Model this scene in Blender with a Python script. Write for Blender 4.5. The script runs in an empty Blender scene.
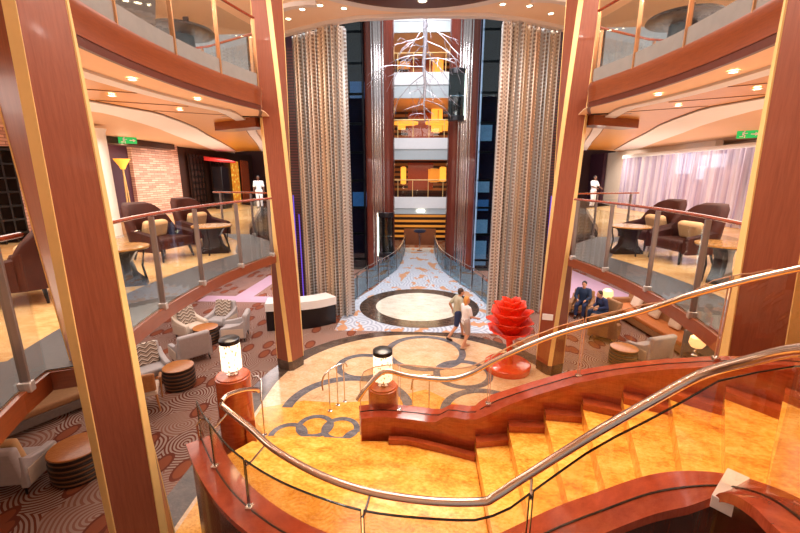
import bpy, bmesh, math, random
from math import sin, cos, pi, sqrt, atan2, hypot, radians
from mathutils import Vector, Matrix
random.seed(7)
scn = bpy.context.scene
COL = scn.collection

# ------------------------------------------------------------------ colours and materials
def lin(c):
    return tuple(((v/255)/12.92 if v/255 <= .04045 else ((v/255+.055)/1.055)**2.4) for v in c)

class NT:
    """small helper round a node tree"""
    def __init__(s, name):
        s.m = bpy.data.materials.new(name); s.m.use_nodes = True
        s.t = s.m.node_tree; s.t.nodes.clear()
        s.out = s.t.nodes.new('ShaderNodeOutputMaterial')
    def n(s, kind, **kw):
        nd = s.t.nodes.new('ShaderNode'+kind)
        for k, v in kw.items():
            if k in nd.inputs: s.put(nd.inputs[k], v)
            else: setattr(nd, k, v)
        return nd
    def put(s, sock, v):
        if hasattr(v, 'is_output') or isinstance(v, bpy.types.NodeSocket): s.t.links.new(v, sock)
        elif isinstance(v, tuple) and len(v) == 3 and sock.type == 'RGBA': sock.default_value = (*v, 1)
        else: sock.default_value = v
    def math(s, op, a, b=None, c=None):
        nd = s.t.nodes.new('ShaderNodeMath'); nd.operation = op
        for i, v in enumerate((a, b, c)):
            if v is not None: s.put(nd.inputs[i], v)
        return nd.outputs[0]
    def mix(s, f, a, b):
        nd = s.t.nodes.new('ShaderNodeMix'); nd.data_type = 'RGBA'
        s.put(nd.inputs[0], f); s.put(nd.inputs[6], a if not isinstance(a, tuple) else (*a[:3], 1)); s.put(nd.inputs[7], b if not isinstance(b, tuple) else (*b[:3], 1))
        return nd.outputs[2]
    def coord(s, which='Object', scale=(1, 1, 1), rot=(0, 0, 0)):
        tc = s.t.nodes.new('ShaderNodeTexCoord'); mp = s.t.nodes.new('ShaderNodeMapping')
        s.t.links.new(tc.outputs[which], mp.inputs[0])
        mp.inputs['Scale'].default_value = scale; mp.inputs['Rotation'].default_value = rot
        return mp.outputs[0]
    def xyz(s, vec):
        nd = s.t.nodes.new('ShaderNodeSeparateXYZ'); s.t.links.new(vec, nd.inputs[0]); return nd.outputs
    def noise(s, vec, scale, detail=3, rough=.5):
        nd = s.n('TexNoise'); s.t.links.new(vec, nd.inputs['Vector'])
        nd.inputs['Scale'].default_value = scale; nd.inputs['Detail'].default_value = detail; nd.inputs['Roughness'].default_value = rough
        return nd.outputs['Fac']
    def ramp(s, fac, stops):
        nd = s.n('ValToRGB'); s.t.links.new(fac, nd.inputs[0]); e = nd.color_ramp.elements
        while len(e) < len(stops): e.new(.5)
        for i, (p, c) in enumerate(stops):
            e[i].position = p; e[i].color = (*c[:3], 1)
        return nd.outputs[0]
    def bsdf(s, col, rough=.5, metal=0., spec=.5, emit=None, estr=0., coat=0., bump=None, bstr=.2, alpha=None):
        b = s.n('BsdfPrincipled')
        s.put(b.inputs['Base Color'], col); s.put(b.inputs['Roughness'], rough); s.put(b.inputs['Metallic'], metal)
        b.inputs['Specular IOR Level'].default_value = spec
        if coat: b.inputs['Coat Weight'].default_value = coat; b.inputs['Coat Roughness'].default_value = .08
        if emit is not None: s.put(b.inputs['Emission Color'], emit); s.put(b.inputs['Emission Strength'], estr)
        if alpha is not None: s.put(b.inputs['Alpha'], alpha)
        if bump is not None:
            bp = s.n('Bump'); s.put(bp.inputs['Height'], bump); bp.inputs['Strength'].default_value = bstr; bp.inputs['Distance'].default_value = .02
            s.t.links.new(bp.outputs[0], b.inputs['Normal'])
        s.t.links.new(b.outputs[0], s.out.inputs[0]); return s.m

def plain(name, c, rough=.5, metal=0., spec=.5, emit=None, estr=0., var=.12, vscale=6, coat=0.):
    t = NT(name); c = lin(c)
    f = t.noise(t.coord(), vscale)
    col = t.mix(f, tuple(v*(1-var) for v in c), tuple(min(1, v*(1+var)) for v in c))
    return t.bsdf(col, rough, metal, spec, None if emit is None else lin(emit), estr, coat)

def wood(name, a, b, scale=(14, 14, .7), rough=.3, coat=.25, spec=.5):
    t = NT(name); v = t.coord('Object', scale)
    f = t.noise(v, 3.0, 5, .6); g = t.noise(t.coord('Object', (60, 60, 2)), 3, 2)
    f2 = t.math('ADD', t.math('MULTIPLY', f, .7), t.math('MULTIPLY', g, .3))
    return t.bsdf(t.ramp(f2, [(.3, lin(a)), (.7, lin(b))]), rough, 0, spec, coat=coat)

def marble(name, a, b, c, scale=1.2, rough=.12, spec=.5):
    t = NT(name); v = t.coord('Object', (1, 1.6, 1), (0, 0, .6))
    f = t.noise(v, scale*2, 8, .68); g = t.noise(v, scale*16, 5, .7)
    f2 = t.math('ADD', t.math('MULTIPLY', f, .65), t.math('MULTIPLY', g, .35))
    return t.bsdf(t.ramp(f2, [(.34, lin(a)), (.5, lin(b)), (.64, lin(c))]), rough, 0, spec)

def glass(name, tint=(235, 245, 245), gloss=.5, base=.05, rough=.02):
    t = NT(name)
    lw = t.n('LayerWeight'); lw.inputs['Blend'].default_value = .25
    f = t.math('ADD', t.math('MULTIPLY', lw.outputs['Fresnel'], gloss), base)
    tr = t.n('BsdfTransparent'); tr.inputs[0].default_value = (*lin(tint), 1)
    gl = t.n('BsdfGlossy'); gl.inputs['Roughness'].default_value = rough; gl.inputs['Color'].default_value = (.9, .93, .95, 1)
    mx = t.n('MixShader'); t.t.links.new(f, mx.inputs[0]); t.t.links.new(tr.outputs[0], mx.inputs[1]); t.t.links.new(gl.outputs[0], mx.inputs[2])
    t.t.links.new(mx.outputs[0], t.out.inputs[0]); return t.m

M = {}
M['column_wood'] = wood('column_wood', (134, 68, 46), (160, 88, 62), rough=.4, coat=.08)
M['column_wood_far'] = M['column_wood']
M['fascia_wood'] = wood('fascia_wood', (120, 56, 28), (146, 74, 38), (1.5, 1.5, 18), .28)
M['dark_lip'] = plain('dark_lip', (92, 38, 20), .4)
M['gold_strip'] = plain('gold_strip', (246, 208, 138), .34, .15, var=.06)
M['red_wood'] = wood('red_wood', (150, 60, 30), (192, 94, 52), (3, 3, 14), .18, .5)
M['cap_wood'] = wood('cap_wood', (140, 52, 30), (176, 80, 52), (4, 4, 4), .15, .5)
M['dark_clad'] = wood('dark_clad', (48, 16, 10), (78, 28, 16), (10, 10, .8), .25, .4)
M['rail_wood'] = wood('rail_wood', (128, 46, 22), (164, 70, 36), (4, 4, 4), .25, .4)
M['orange_wood'] = wood('orange_wood', (196, 126, 36), (212, 146, 50), (2, 8, 2), .35, .1)
M['orange_marble'] = marble('orange_marble', (196, 110, 28), (240, 170, 70), (252, 200, 110), 1.6, .14)
M['beige_marble'] = marble('beige_marble', (200, 154, 110), (226, 188, 146), (240, 212, 180), .9, .12)
M['pale_marble'] = marble('pale_marble', (200, 190, 172), (232, 224, 208), (244, 238, 228), .9, .15)
M['dark_stone'] = marble('dark_stone', (56, 42, 36), (84, 66, 56), (110, 90, 78), 1.5, .12)
M['grey_ring'] = marble('grey_ring', (78, 76, 84), (110, 108, 114), (140, 138, 142), 2, .15)
M['mid_floor'] = marble('mid_floor', (218, 160, 96), (240, 192, 128), (248, 212, 154), .5, .16)
M['border_carpet'] = plain('border_carpet', (72, 69, 70), .5, var=.2, vscale=30)
M['chrome'] = plain('chrome', (214, 206, 200), .16, 1, var=.05)
M['handrail_steel'] = plain('handrail_steel', (216, 196, 182), .2, 1, var=.05)
M['post_steel'] = plain('post_steel', (150, 138, 136), .35, .6, var=.08)
M['post_foot'] = plain('post_foot', (206, 200, 198), .3, .6, var=.05)
M['gold_post'] = plain('gold_post', (214, 160, 116), .3, .8, var=.06)
M['glass'] = glass('clear_glass', (248, 250, 250), .2, .012)
M['grey_glass'] = glass('grey_glass', (170, 170, 170), .4, .1)
M['stair_glass'] = glass('stair_glass', (246, 240, 232), .35, .03)
M['kerb_grey'] = plain('kerb_grey', (150, 142, 136), .25, .2)
M['window_glow'] = plain('window_glow', (226, 234, 250), .5, emit=(226, 234, 250), estr=.8)
M['purple_glow'] = plain('purple_glow', (96, 70, 190), .5, emit=(110, 80, 220), estr=.7)
M['edge_pale'] = plain('edge_pale', (206, 166, 140), .25, .3)
M['glass_edge'] = plain('glass_edge', (40, 34, 28), .2, var=.05)
M['blue_glass'] = glass('blue_glass', (196, 218, 226), .4, .06)
M['brown_leather'] = plain('brown_leather', (62, 24, 13), .6, spec=.2, var=.25, vscale=9)
M['tan_cushion'] = plain('tan_cushion', (216, 174, 124), .7)
M['tan_sofa'] = plain('tan_sofa', (160, 116, 76), .75, var=.2, vscale=14)
M['sofa_seat'] = plain('sofa_seat', (196, 120, 62), .6, var=.15, vscale=10)
M['grey_fabric'] = plain('grey_fabric', (188, 180, 180), .85, var=.14, vscale=18)
M['grey_fabric_dark'] = plain('grey_fabric_dark', (122, 110, 104), .85, var=.2, vscale=18)
M['cream_panel'] = plain('cream_panel', (226, 208, 190), .7, var=.08)
M['chair_wood'] = wood('chair_wood', (176, 114, 66), (204, 146, 92), (6, 6, 6), .35, .2)
M['black_wood'] = plain('black_wood', (24, 15, 12), .3, var=.3)
M['table_gold'] = wood('table_gold', (196, 128, 52), (224, 164, 84), (3, 12, 3), .22, .4)
M['drum_top'] = wood('drum_top', (176, 104, 48), (212, 144, 78), (3, 12, 3), .25, .3)
M['dark_table'] = plain('dark_table', (22, 18, 20), .5, var=.2)
M['wall_cream'] = plain('wall_cream', (236, 216, 196), .7, var=.04)
M['ceiling_beige'] = plain('ceiling_beige', (242, 214, 188), .7, var=.03, vscale=1)
M['ceiling_tan'] = plain('ceiling_tan', (206, 164, 128), .6, var=.05, vscale=1)
M['ceiling_white'] = plain('ceiling_white', (222, 216, 216), .6, var=.03)
M['ceiling_peach'] = plain('ceiling_peach', (238, 196, 156), .6, var=.04)
M['seam'] = plain('seam', (110, 66, 34), .6)
M['medallion'] = plain('medallion', (84, 50, 40), .4, var=.08)
M['white_paint'] = plain('white_paint', (240, 238, 236), .5, var=.03)
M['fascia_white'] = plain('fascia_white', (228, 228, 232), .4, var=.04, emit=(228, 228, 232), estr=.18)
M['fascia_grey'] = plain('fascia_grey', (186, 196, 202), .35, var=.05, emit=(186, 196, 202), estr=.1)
M['dark_wall'] = plain('dark_wall', (64, 28, 30), .5, var=.2)
M['dark_brown'] = plain('dark_brown', (56, 30, 22), .5, var=.3)
M['plum'] = plain('plum', (70, 34, 52), .5, var=.2)
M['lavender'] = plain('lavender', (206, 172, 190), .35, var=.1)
M['blue_dark'] = plain('blue_dark', (18, 26, 52), .25, var=.4, vscale=2)
M['blue_glow'] = plain('blue_glow', (70, 110, 170), .4, emit=(90, 140, 200), estr=.35, var=.3)
M['blue_pale'] = plain('blue_pale', (150, 176, 208), .4, emit=(150, 180, 215), estr=.35, var=.3)
M['tower_wood'] = wood('tower_wood', (92, 40, 32), (124, 60, 48), (10, 10, .5), .25, .5)
M['silver'] = plain('silver', (210, 206, 210), .2, 1, var=.1)
M['tree_silver'] = plain('tree_silver', (176, 178, 194), .35, .6, var=.05)
M['rose_red'] = plain('rose_red', (238, 58, 14), .5, var=.12, vscale=3)
M['rose_base'] = plain('rose_base', (226, 58, 26), .2, var=.1, coat=.5)
M['amber'] = plain('amber', (255, 176, 60), .5, emit=(255, 170, 60), estr=1.2, var=.2)
M['amber_soft'] = plain('amber_soft', (230, 150, 60), .5, emit=(240, 150, 50), estr=.5, var=.4, vscale=10)
M['white_glow'] = plain('white_glow', (255, 244, 220), .5, emit=(255, 240, 214), estr=5)
M['spot_glow'] = plain('spot_glow', (255, 240, 214), .5, emit=(255, 232, 190), estr=14)
M['lamp_glow'] = plain('lamp_glow', (255, 214, 150), .5, emit=(255, 206, 140), estr=1.3)
M['exit_green'] = plain('exit_green', (30, 170, 90), .5, emit=(30, 180, 90), estr=.8)
M['red_shade'] = plain('red_shade', (170, 24, 18), .5, emit=(190, 24, 16), estr=.4)
M['uniform_white'] = plain('uniform_white', (240, 240, 244), .8)
M['skin'] = plain('skin', (214, 156, 122), .55, var=.06)
M['skin_dark'] = plain('skin_dark', (104, 66, 48), .5, var=.06)
M['hair_brown'] = plain('hair_brown', (70, 46, 32), .6)
M['hair_dark'] = plain('hair_dark', (28, 20, 18), .6)
M['hair_blond'] = plain('hair_blond', (222, 160, 84), .6)
M['khaki'] = plain('khaki', (186, 180, 158), .85)
M['navy'] = plain('navy', (40, 52, 92), .8)
M['denim'] = plain('denim', (34, 52, 84), .8, var=.2)
M['grey_cloth'] = plain('grey_cloth', (176, 158, 150), .8)
M['shoe_dark'] = plain('shoe_dark', (44, 32, 30), .6)
M['shoe_tan'] = plain('shoe_tan', (212, 170, 140), .6)
M['eye'] = plain('eye', (20, 14, 12), .3)
M['lip'] = plain('lip', (176, 92, 82), .5)
M['steel_dark'] = plain('steel_dark', (60, 60, 66), .3, .8)
M['white_frost'] = plain('white_frost', (226, 210, 204), .3, var=.03)
M['bar_black'] = plain('bar_black', (18, 14, 20), .3)
M['door_brown'] = plain('door_brown', (132, 84, 60), .4, var=.2)

def carpet():
    t = NT('swirl_carpet'); v = t.coord()
    n1 = t.n('TexNoise'); t.t.links.new(v, n1.inputs['Vector']); n1.inputs['Scale'].default_value = .7
    vm = t.n('VectorMath', operation='MULTIPLY_ADD'); t.t.links.new(n1.outputs['Color'], vm.inputs[0]); vm.inputs[1].default_value = (.5, .5, 0); t.t.links.new(v, vm.inputs[2])
    vo = t.n('TexVoronoi'); vo.voronoi_dimensions = '2D'; t.t.links.new(vm.outputs[0], vo.inputs['Vector']); vo.inputs['Scale'].default_value = 1.1; vo.inputs['Randomness'].default_value = .8
    d = vo.outputs['Distance']
    ring = t.math('SINE', t.math('MULTIPLY', d, 84.))
    line = t.math('GREATER_THAN', ring, -.1)
    base = t.mix(line, lin((112, 60, 46)), lin((166, 144, 132)))
    # every other cell is quieter
    cell = t.xyz(vo.outputs['Color'])[0]
    quiet = t.math('GREATER_THAN', cell, .62)
    base = t.mix(quiet, base, t.mix(line, lin((140, 96, 80)), lin((160, 134, 122))))
    vo2 = t.n('TexVoronoi'); vo2.voronoi_dimensions = '2D'; mp = t.coord('Object', (1.5, .75, 1), (0, 0, .5)); t.t.links.new(mp, vo2.inputs['Vector']); vo2.inputs['Scale'].default_value = 1.0
    oval = t.math('LESS_THAN', vo2.outputs['Distance'], .23)
    oc = t.mix(t.math('GREATER_THAN', vo2.outputs['Distance'], .17), lin((140, 78, 54)), lin((110, 58, 44)))
    col = t.mix(oval, base, oc)
    return t.bsdf(col, .9, 0, .1)
M['carpet'] = carpet()

def walkway():
    t = NT('walkway_carpet'); v = t.coord('Object', (1, .8, 1))
    vo = t.n('TexVoronoi'); vo.voronoi_dimensions = '2D'; t.t.links.new(v, vo.inputs['Vector']); vo.inputs['Scale'].default_value = 1.1
    ring = t.math('GREATER_THAN', t.math('SINE', t.math('MULTIPLY', vo.outputs['Distance'], 40.)), .2)
    base = t.mix(ring, lin((206, 212, 224)), lin((168, 176, 196)))
    n = t.noise(t.coord('Object', (1.4, .8, 1), (0, 0, .4)), 1.4, 3)
    o = t.math('GREATER_THAN', n, .57)
    return t.bsdf(t.mix(o, base, lin((206, 150, 112))), .6, 0, .3)
M['walkway'] = walkway()

def brick(name, axis):
    t = NT(name); x = t.xyz(t.coord())
    cb = t.n('CombineXYZ'); t.t.links.new(x[axis], cb.inputs[0]); t.t.links.new(x[2], cb.inputs[1])
    b = t.n('TexBrick'); t.t.links.new(cb.outputs[0], b.inputs['Vector'])
    b.inputs['Color1'].default_value = (*lin((226, 184, 164)), 1); b.inputs['Color2'].default_value = (*lin((186, 134, 118)), 1); b.inputs['Mortar'].default_value = (*lin((150, 104, 90)), 1)
    b.inputs['Scale'].default_value = 2.0; b.inputs['Brick Width'].default_value = .9; b.inputs['Row Height'].default_value = .18; b.inputs['Mortar Size'].default_value = .02; b.inputs['Bias'].default_value = -.1
    return t.bsdf(b.outputs['Color'], .8, bump=b.outputs['Fac'], bstr=.4)
M['brick'] = brick('stack_brick', 1)

def chevron():
    t = NT('chevron_fabric'); x = t.xyz(t.coord())
    tri = t.math('ABSOLUTE', t.math('SUBTRACT', t.math('FRACT', t.math('MULTIPLY', x[0], 4.2)), .5))
    ph = t.math('FRACT', t.math('ADD', t.math('MULTIPLY', x[2], 9.), t.math('MULTIPLY', tri, 1.5)))
    c = t.ramp(ph, [(0, lin((226, 214, 200))), (.33, lin((122, 92, 74))), (.5, lin((196, 176, 158))), (.7, lin((90, 66, 54)))])
    c.node.color_ramp.interpolation = 'CONSTANT'
    return t.bsdf(c, .85)
M['chevron'] = chevron()

def slats(name, a, b, freq, axis=2, e=0., ec=(0, 0, 0), duty=.5):
    t = NT(name); x = t.xyz(t.coord())
    f = t.math('GREATER_THAN', t.math('FRACT', t.math('MULTIPLY', x[axis], freq)), duty)
    col = t.mix(f, lin(a), lin(b))
    if e: return t.bsdf(col, .4, emit=t.mix(f, (0, 0, 0), lin(ec)), estr=e)
    return t.bsdf(col, .4)
M['purple_slats'] = slats('purple_slats', (30, 14, 20), (84, 36, 40), 9)
M['gold_slats'] = slats('gold_slats', (44, 20, 12), (220, 150, 66), 2.4, e=.45, ec=(230, 150, 60), duty=.55)
M['gold_slats_dim'] = slats('gold_slats_dim', (60, 26, 16), (150, 84, 40), 2.6, e=.12, ec=(200, 120, 50))
M['drum_stripes'] = slats('drum_stripes', (26, 14, 10), (128, 88, 58), 10.5, duty=.7)
M['lattice'] = slats('lattice', (24, 14, 12), (60, 40, 30), 2.2, axis=2, duty=.75)

def gold_mosaic():
    t = NT('gold_mosaic'); vo = t.n('TexVoronoi'); t.t.links.new(t.coord('Object', (1, 1, 1)), vo.inputs['Vector']); vo.inputs['Scale'].default_value = 5
    c = t.ramp(vo.outputs['Distance'], [(.1, lin((255, 200, 90))), (.5, lin((200, 120, 30)))])
    return t.bsdf(c, .4, emit=c, estr=.8)
M['gold_mosaic'] = gold_mosaic()

def beads():
    t = NT('bead_strands'); tc = t.n('TexCoord'); x = t.xyz(tc.outputs['UV'])
    fx = t.math('SUBTRACT', t.math('FRACT', t.math('MULTIPLY', x[0], 17.)), .5)
    row = t.math('MULTIPLY', x[1], 8.5)
    fy = t.math('SUBTRACT', t.math('FRACT', t.math('ADD', row, t.math('MULTIPLY', t.math('FLOOR', t.math('MULTIPLY', x[0], 17.)), .5))), .5)
    d = t.math('SQRT', t.math('ADD', t.math('MULTIPLY', fx, fx), t.math('MULTIPLY', fy, fy)))
    dot = t.math('MULTIPLY', t.math('LESS_THAN', d, .3), .75)
    cb = t.n('CombineXYZ'); t.t.links.new(x[0], cb.inputs[0])
    n = t.noise(cb.outputs[0], 1.7, 2)
    body = t.ramp(n, [(.3, lin((190, 146, 112))), (.42, lin((236, 214, 188))), (.5, lin((176, 184, 190))), (.58, lin((240, 230, 220))), (.66, lin((206, 168, 132))), (.76, lin((150, 108, 76)))])
    col = t.mix(dot, body, lin((120, 88, 68)))
    return t.bsdf(col, .3, .45)
M['beads'] = beads()

def sheer():
    t = NT('sheer_voile'); x = t.xyz(t.coord())
    n = t.noise(t.coord('Object', (1, 5, .12)), 1.6, 4)
    c = t.ramp(n, [(.35, lin((140, 124, 160))), (.55, lin((200, 188, 206))), (.7, lin((228, 220, 228)))])
    return t.bsdf(c, .8, alpha=.62)
M['sheer'] = sheer()

def shade_perf():
    t = NT('perforated_shade'); vo = t.n('TexVoronoi'); t.t.links.new(t.coord('Object', (1, 1, .6)), vo.inputs['Vector']); vo.inputs['Scale'].default_value = 34
    f = t.math('LESS_THAN', vo.outputs['Distance'], .3)
    c = t.mix(f, lin((255, 240, 214)), lin((190, 140, 90)))
    return t.bsdf(c, .5, emit=c, estr=1.5)
M['shade_perf'] = shade_perf()

# ------------------------------------------------------------------ mesh helpers
class MB:
    def __init__(s): s.v = []; s.f = []; s.mi = []; s.uv = None
    def add(s, vs, fs, m=0):
        o = len(s.v); s.v += [tuple(p) for p in vs]; s.f += [tuple(i+o for i in f) for f in fs]; s.mi += [m]*len(fs); return s
    def box(s, c, d, rz=0, m=0, taper=1., rx=0):
        x, y, z = d[0]/2, d[1]/2, d[2]/2
        R = Matrix.Rotation(rz, 3, 'Z') @ Matrix.Rotation(rx, 3, 'X')
        vs = []
        for k in (-1, 1):
            t = taper if k > 0 else 1
            for i, j in ((-1, -1), (1, -1), (1, 1), (-1, 1)): vs.append(R @ Vector((i*x*t, j*y*t, k*z)) + Vector(c))
        return s.add(vs, [(3, 2, 1, 0), (4, 5, 6, 7), (0, 1, 5, 4), (1, 2, 6, 5), (2, 3, 7, 6), (3, 0, 4, 7)], m)
    def loft(s, rings, m=0, close=True, cap=True):
        n = len(rings[0]); vs = [p for r in rings for p in r]; fs = []
        for i in range(len(rings)-1):
            for j in range(n if close else n-1):
                k = (j+1) % n; fs.append((i*n+j, i*n+k, (i+1)*n+k, (i+1)*n+j))
        if cap and close: fs += [tuple(range(n))[::-1], tuple((len(rings)-1)*n+j for j in range(n))]
        return s.add(vs, fs, m)
    def lathe(s, prof, c=(0, 0, 0), n=24, m=0):
        return s.loft([[(c[0]+r*cos(2*pi*j/n), c[1]+r*sin(2*pi*j/n), c[2]+z) for j in range(n)] for r, z in prof], m)
    def tube(s, path, r, n=8, m=0, flat=1.):
        P = [Vector(p) for p in path]; rings = []
        rr = r if isinstance(r, (list, tuple)) else [r]*len(P)
        up = Vector((0, 0, 1))
        for i, p in enumerate(P):
            d = (P[min(i+1, len(P)-1)]-P[max(i-1, 0)]).normalized()
            a = d.cross(up)
            if a.length < .08: a = d.cross(Vector((0, 1, 0)))
            a.normalize(); b = a.cross(d).normalized()
            rings.append([p + a*rr[i]*cos(2*pi*j/n) + b*rr[i]*flat*sin(2*pi*j/n) for j in range(n)])
        return s.loft(rings, m)
    def prism(s, poly, z0, z1, m=0, mtop=None, mside=None):
        n = len(poly); a = sum(poly[i][0]*poly[(i+1) % n][1]-poly[(i+1) % n][0]*poly[i][1] for i in range(n))
        if a < 0: poly = poly[::-1]
        vs = [(p[0], p[1], z0) for p in poly] + [(p[0], p[1], z1) for p in poly]
        o = len(s.v); s.add(vs, [tuple(range(n))[::-1]], m); o2 = o
        s.f.append(tuple(o2+n+i for i in range(n))); s.mi.append(m if mtop is None else mtop)
        for i in range(n):
            k = (i+1) % n; s.f.append((o2+i, o2+k, o2+n+k, o2+n+i)); s.mi.append(m if mside is None else mside)
        return s
    def ribbon(s, path, off0, off1, zlo, zhi, m=0, mtop=None):
        """a wall following a plan path; path points (x, y); zlo/zhi numbers or lists"""
        n = len(path); nr = normals(path)
        g = lambda q, i: q[i] if isinstance(q, (list, tuple)) else q
        rings = []
        for i in range(n):
            a = (path[i][0]+nr[i][0]*off0, path[i][1]+nr[i][1]*off0); b = (path[i][0]+nr[i][0]*off1, path[i][1]+nr[i][1]*off1)
            rings.append([(*a, g(zlo, i)), (*a, g(zhi, i)), (*b, g(zhi, i)), (*b, g(zlo, i))])
        o = len(s.v); vs = [p for r in rings for p in r]; s.v += vs
        for i in range(n-1):
            for j in range(4):
                k = (j+1) % 4; s.f.append((o+i*4+j, o+i*4+k, o+i*4+4+k, o+i*4+4+j)); s.mi.append(mtop if (j == 1 and mtop is not None) else m)
        s.f += [(o, o+1, o+2, o+3), tuple(o+(n-1)*4+q for q in (3, 2, 1, 0))]; s.mi += [m, m]
        return s
    def build(s, name, mats, parent=None, smooth=False, bevel=0., sub=0, loc=None, fix=True):
        me = bpy.data.meshes.new(name); me.from_pydata([tuple(v) for v in s.v], [], s.f); me.validate(clean_customdata=False)
        if not isinstance(mats, (list, tuple)): mats = [mats]
        for m in mats: me.materials.append(M[m] if isinstance(m, str) else m)
        if len(mats) > 1 and len(me.polygons) == len(s.mi): me.polygons.foreach_set('material_index', s.mi)
        if fix:
            bm = bmesh.new(); bm.from_mesh(me); bmesh.ops.recalc_face_normals(bm, faces=bm.faces); bm.to_mesh(me); bm.free()
        if smooth:
            me.polygons.foreach_set('use_smooth', [True]*len(me.polygons))
            if smooth != 'all' and hasattr(me, 'set_sharp_from_angle'): me.set_sharp_from_angle(angle=radians(40))
        me.update()
        o = bpy.data.objects.new(name, me); COL.objects.link(o)
        if parent is not None: o.parent = parent
        if loc is not None: o.location = loc
        if bevel:
            b = o.modifiers.new('bevel', 'BEVEL'); b.width = bevel; b.segments = 3; b.limit_method = 'ANGLE'
            me.polygons.foreach_set('use_smooth', [True]*len(me.polygons))
            if hasattr(me, 'set_sharp_from_angle'): me.set_sharp_from_angle(angle=radians(50))
        if sub:
            b = o.modifiers.new('sub', 'SUBSURF'); b.levels = sub; b.render_levels = sub
        return o

def normals(path):
    out = []
    for i in range(len(path)):
        a = path[max(i-1, 0)]; b = path[min(i+1, len(path)-1)]
        dx, dy = b[0]-a[0], b[1]-a[1]; l = hypot(dx, dy) or 1
        out.append((-dy/l, dx/l))
    return out

def smooth_path(pts, n=6):
    """Catmull-Rom through the points"""
    P = [Vector(p) for p in pts]; out = []
    for i in range(len(P)-1):
        p0, p1, p2, p3 = P[max(i-1, 0)], P[i], P[i+1], P[min(i+2, len(P)-1)]
        for k in range(n):
            t = k/n
            out.append(tuple(.5*((2*p1)+(p2-p0)*t+(2*p0-5*p1+4*p2-p3)*t*t+(3*p1-p0-3*p2+p3)*t**3)))
    out.append(tuple(P[-1])); return out

def tag(o, label, cat, group=None, kind=None):
    o['label'] = label; o['category'] = cat
    if group: o['group'] = group
    if kind: o['kind'] = kind
    return o
def thing(name, label, cat, loc=(0, 0, 0), rz=0., group=None):
    o = bpy.data.objects.new(name, None); COL.objects.link(o); o.empty_display_size = .1
    o.location = loc; o.rotation_euler = (0, 0, rz); return tag(o, label, cat, group)
def struct(o, label=None):
    o['kind'] = 'structure'
    if label: o['label'] = label
    return o
KIDS = {}
def dup(root, loc, rz, label, group=None):
    r = root.copy(); COL.objects.link(r); r.location = loc; r.rotation_euler = (0, 0, rz); r['label'] = label
    if group: r['group'] = group
    for ch in list(root.children):
        c = ch.copy(); COL.objects.link(c); c.parent = r
        for g in list(ch.children):
            d = g.copy(); COL.objects.link(d); d.parent = c
    return r
def ringpoly(cx, cy, r, n=48, a0=0, a1=2*pi, sy=1.):
    return [(cx+r*cos(a0+(a1-a0)*i/n), cy+r*sy*sin(a0+(a1-a0)*i/n)) for i in range(n+(0 if abs(a1-a0) > 6.28 else 1))]
def annulus(mb, cx, cy, r0, r1, z, n=56, a0=0., a1=2*pi, h=.004):
    full = abs(a1-a0) > 6.28; rings = []
    for i in range(n+1):
        a = a0+(a1-a0)*i/n
        rings.append([(cx+r0*cos(a), cy+r0*sin(a), z-h), (cx+r0*cos(a), cy+r0*sin(a), z), (cx+r1*cos(a), cy+r1*sin(a), z), (cx+r1*cos(a), cy+r1*sin(a), z-h)])
    return mb.loft(rings, 0, True, not full)
exec_parts = []

# ================================================================== THE SETTING
# ------------------------------------------------------------------ lobby floor and inlays
ZM, ZU, ZC = 3.45, 7.0, 10.0           # lounge deck, upper deck, atrium ceiling
struct(MB().box((0, 14, -.15), (44, 40, .3)).build('floor', 'carpet'), 'patterned swirl carpet of the lobby')
def stadium(w, yc, r, y0, n=40):
    return [(-w, y0), (w, y0)] + [(w*cos(pi*i/n), yc+r*sin(pi*i/n)) for i in range(n+1)]
struct(MB().prism(stadium(4.15, 8.75, 4.0, 1.0), -.02, .004).build('floor_border', 'dark_stone'), 'dark stone border round the marble floor')
struct(MB().prism(stadium(3.66, 8.75, 3.6, 1.0), -.02, .008).build('floor_marble', 'beige_marble'), 'beige marble lobby floor')
struct(MB().prism([(-3.6, 1.2), (.9, 1.2), (1.3, 6.5), (1.0, 8.2), (.2, 8.9), (-.9, 8.35), (-1.9, 8.2), (-2.7, 8.25), (-3.58, 7.9)], -.02, .011).build('floor_marble', 'orange_marble'), 'marble apron at the stair foot, warm stair light painted in orange')  # orange here paints the warm light from the stairs onto the marble
mb = MB()
for cx, cy, r0, r1 in ((.2, 11.05, 1.02, 1.22), (1.2, 9.75, .62, .8), (-1.55, 10.05, .58, .76), (1.55, 7.95, .85, 1.05)):
    annulus(mb, cx, cy, r0, r1, .014+.0007*len(mb.v)/400)
annulus(mb, -1.6, 7.95, 1.28, 1.52, .014, a0=.05*pi, a1=1.0*pi)
for cx, cy, r0, r1, a0, a1 in ((-2.66, 6.98, .28, .4, -.05, 3.3), (-2.18, 7.3, .28, .4, 0, 2*pi), (-1.62, 7.24, .28, .4, 0, 2*pi), (-1.13, 6.88, .28, .4, -.3, 3.2)):
    annulus(mb, cx, cy, r0, r1, .014+.0007*len(mb.v)/400, a0=a0, a1=a1)
struct(mb.build('floor_ring_inlay', 'grey_ring'), 'grey stone rings inlaid in the marble')
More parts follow.
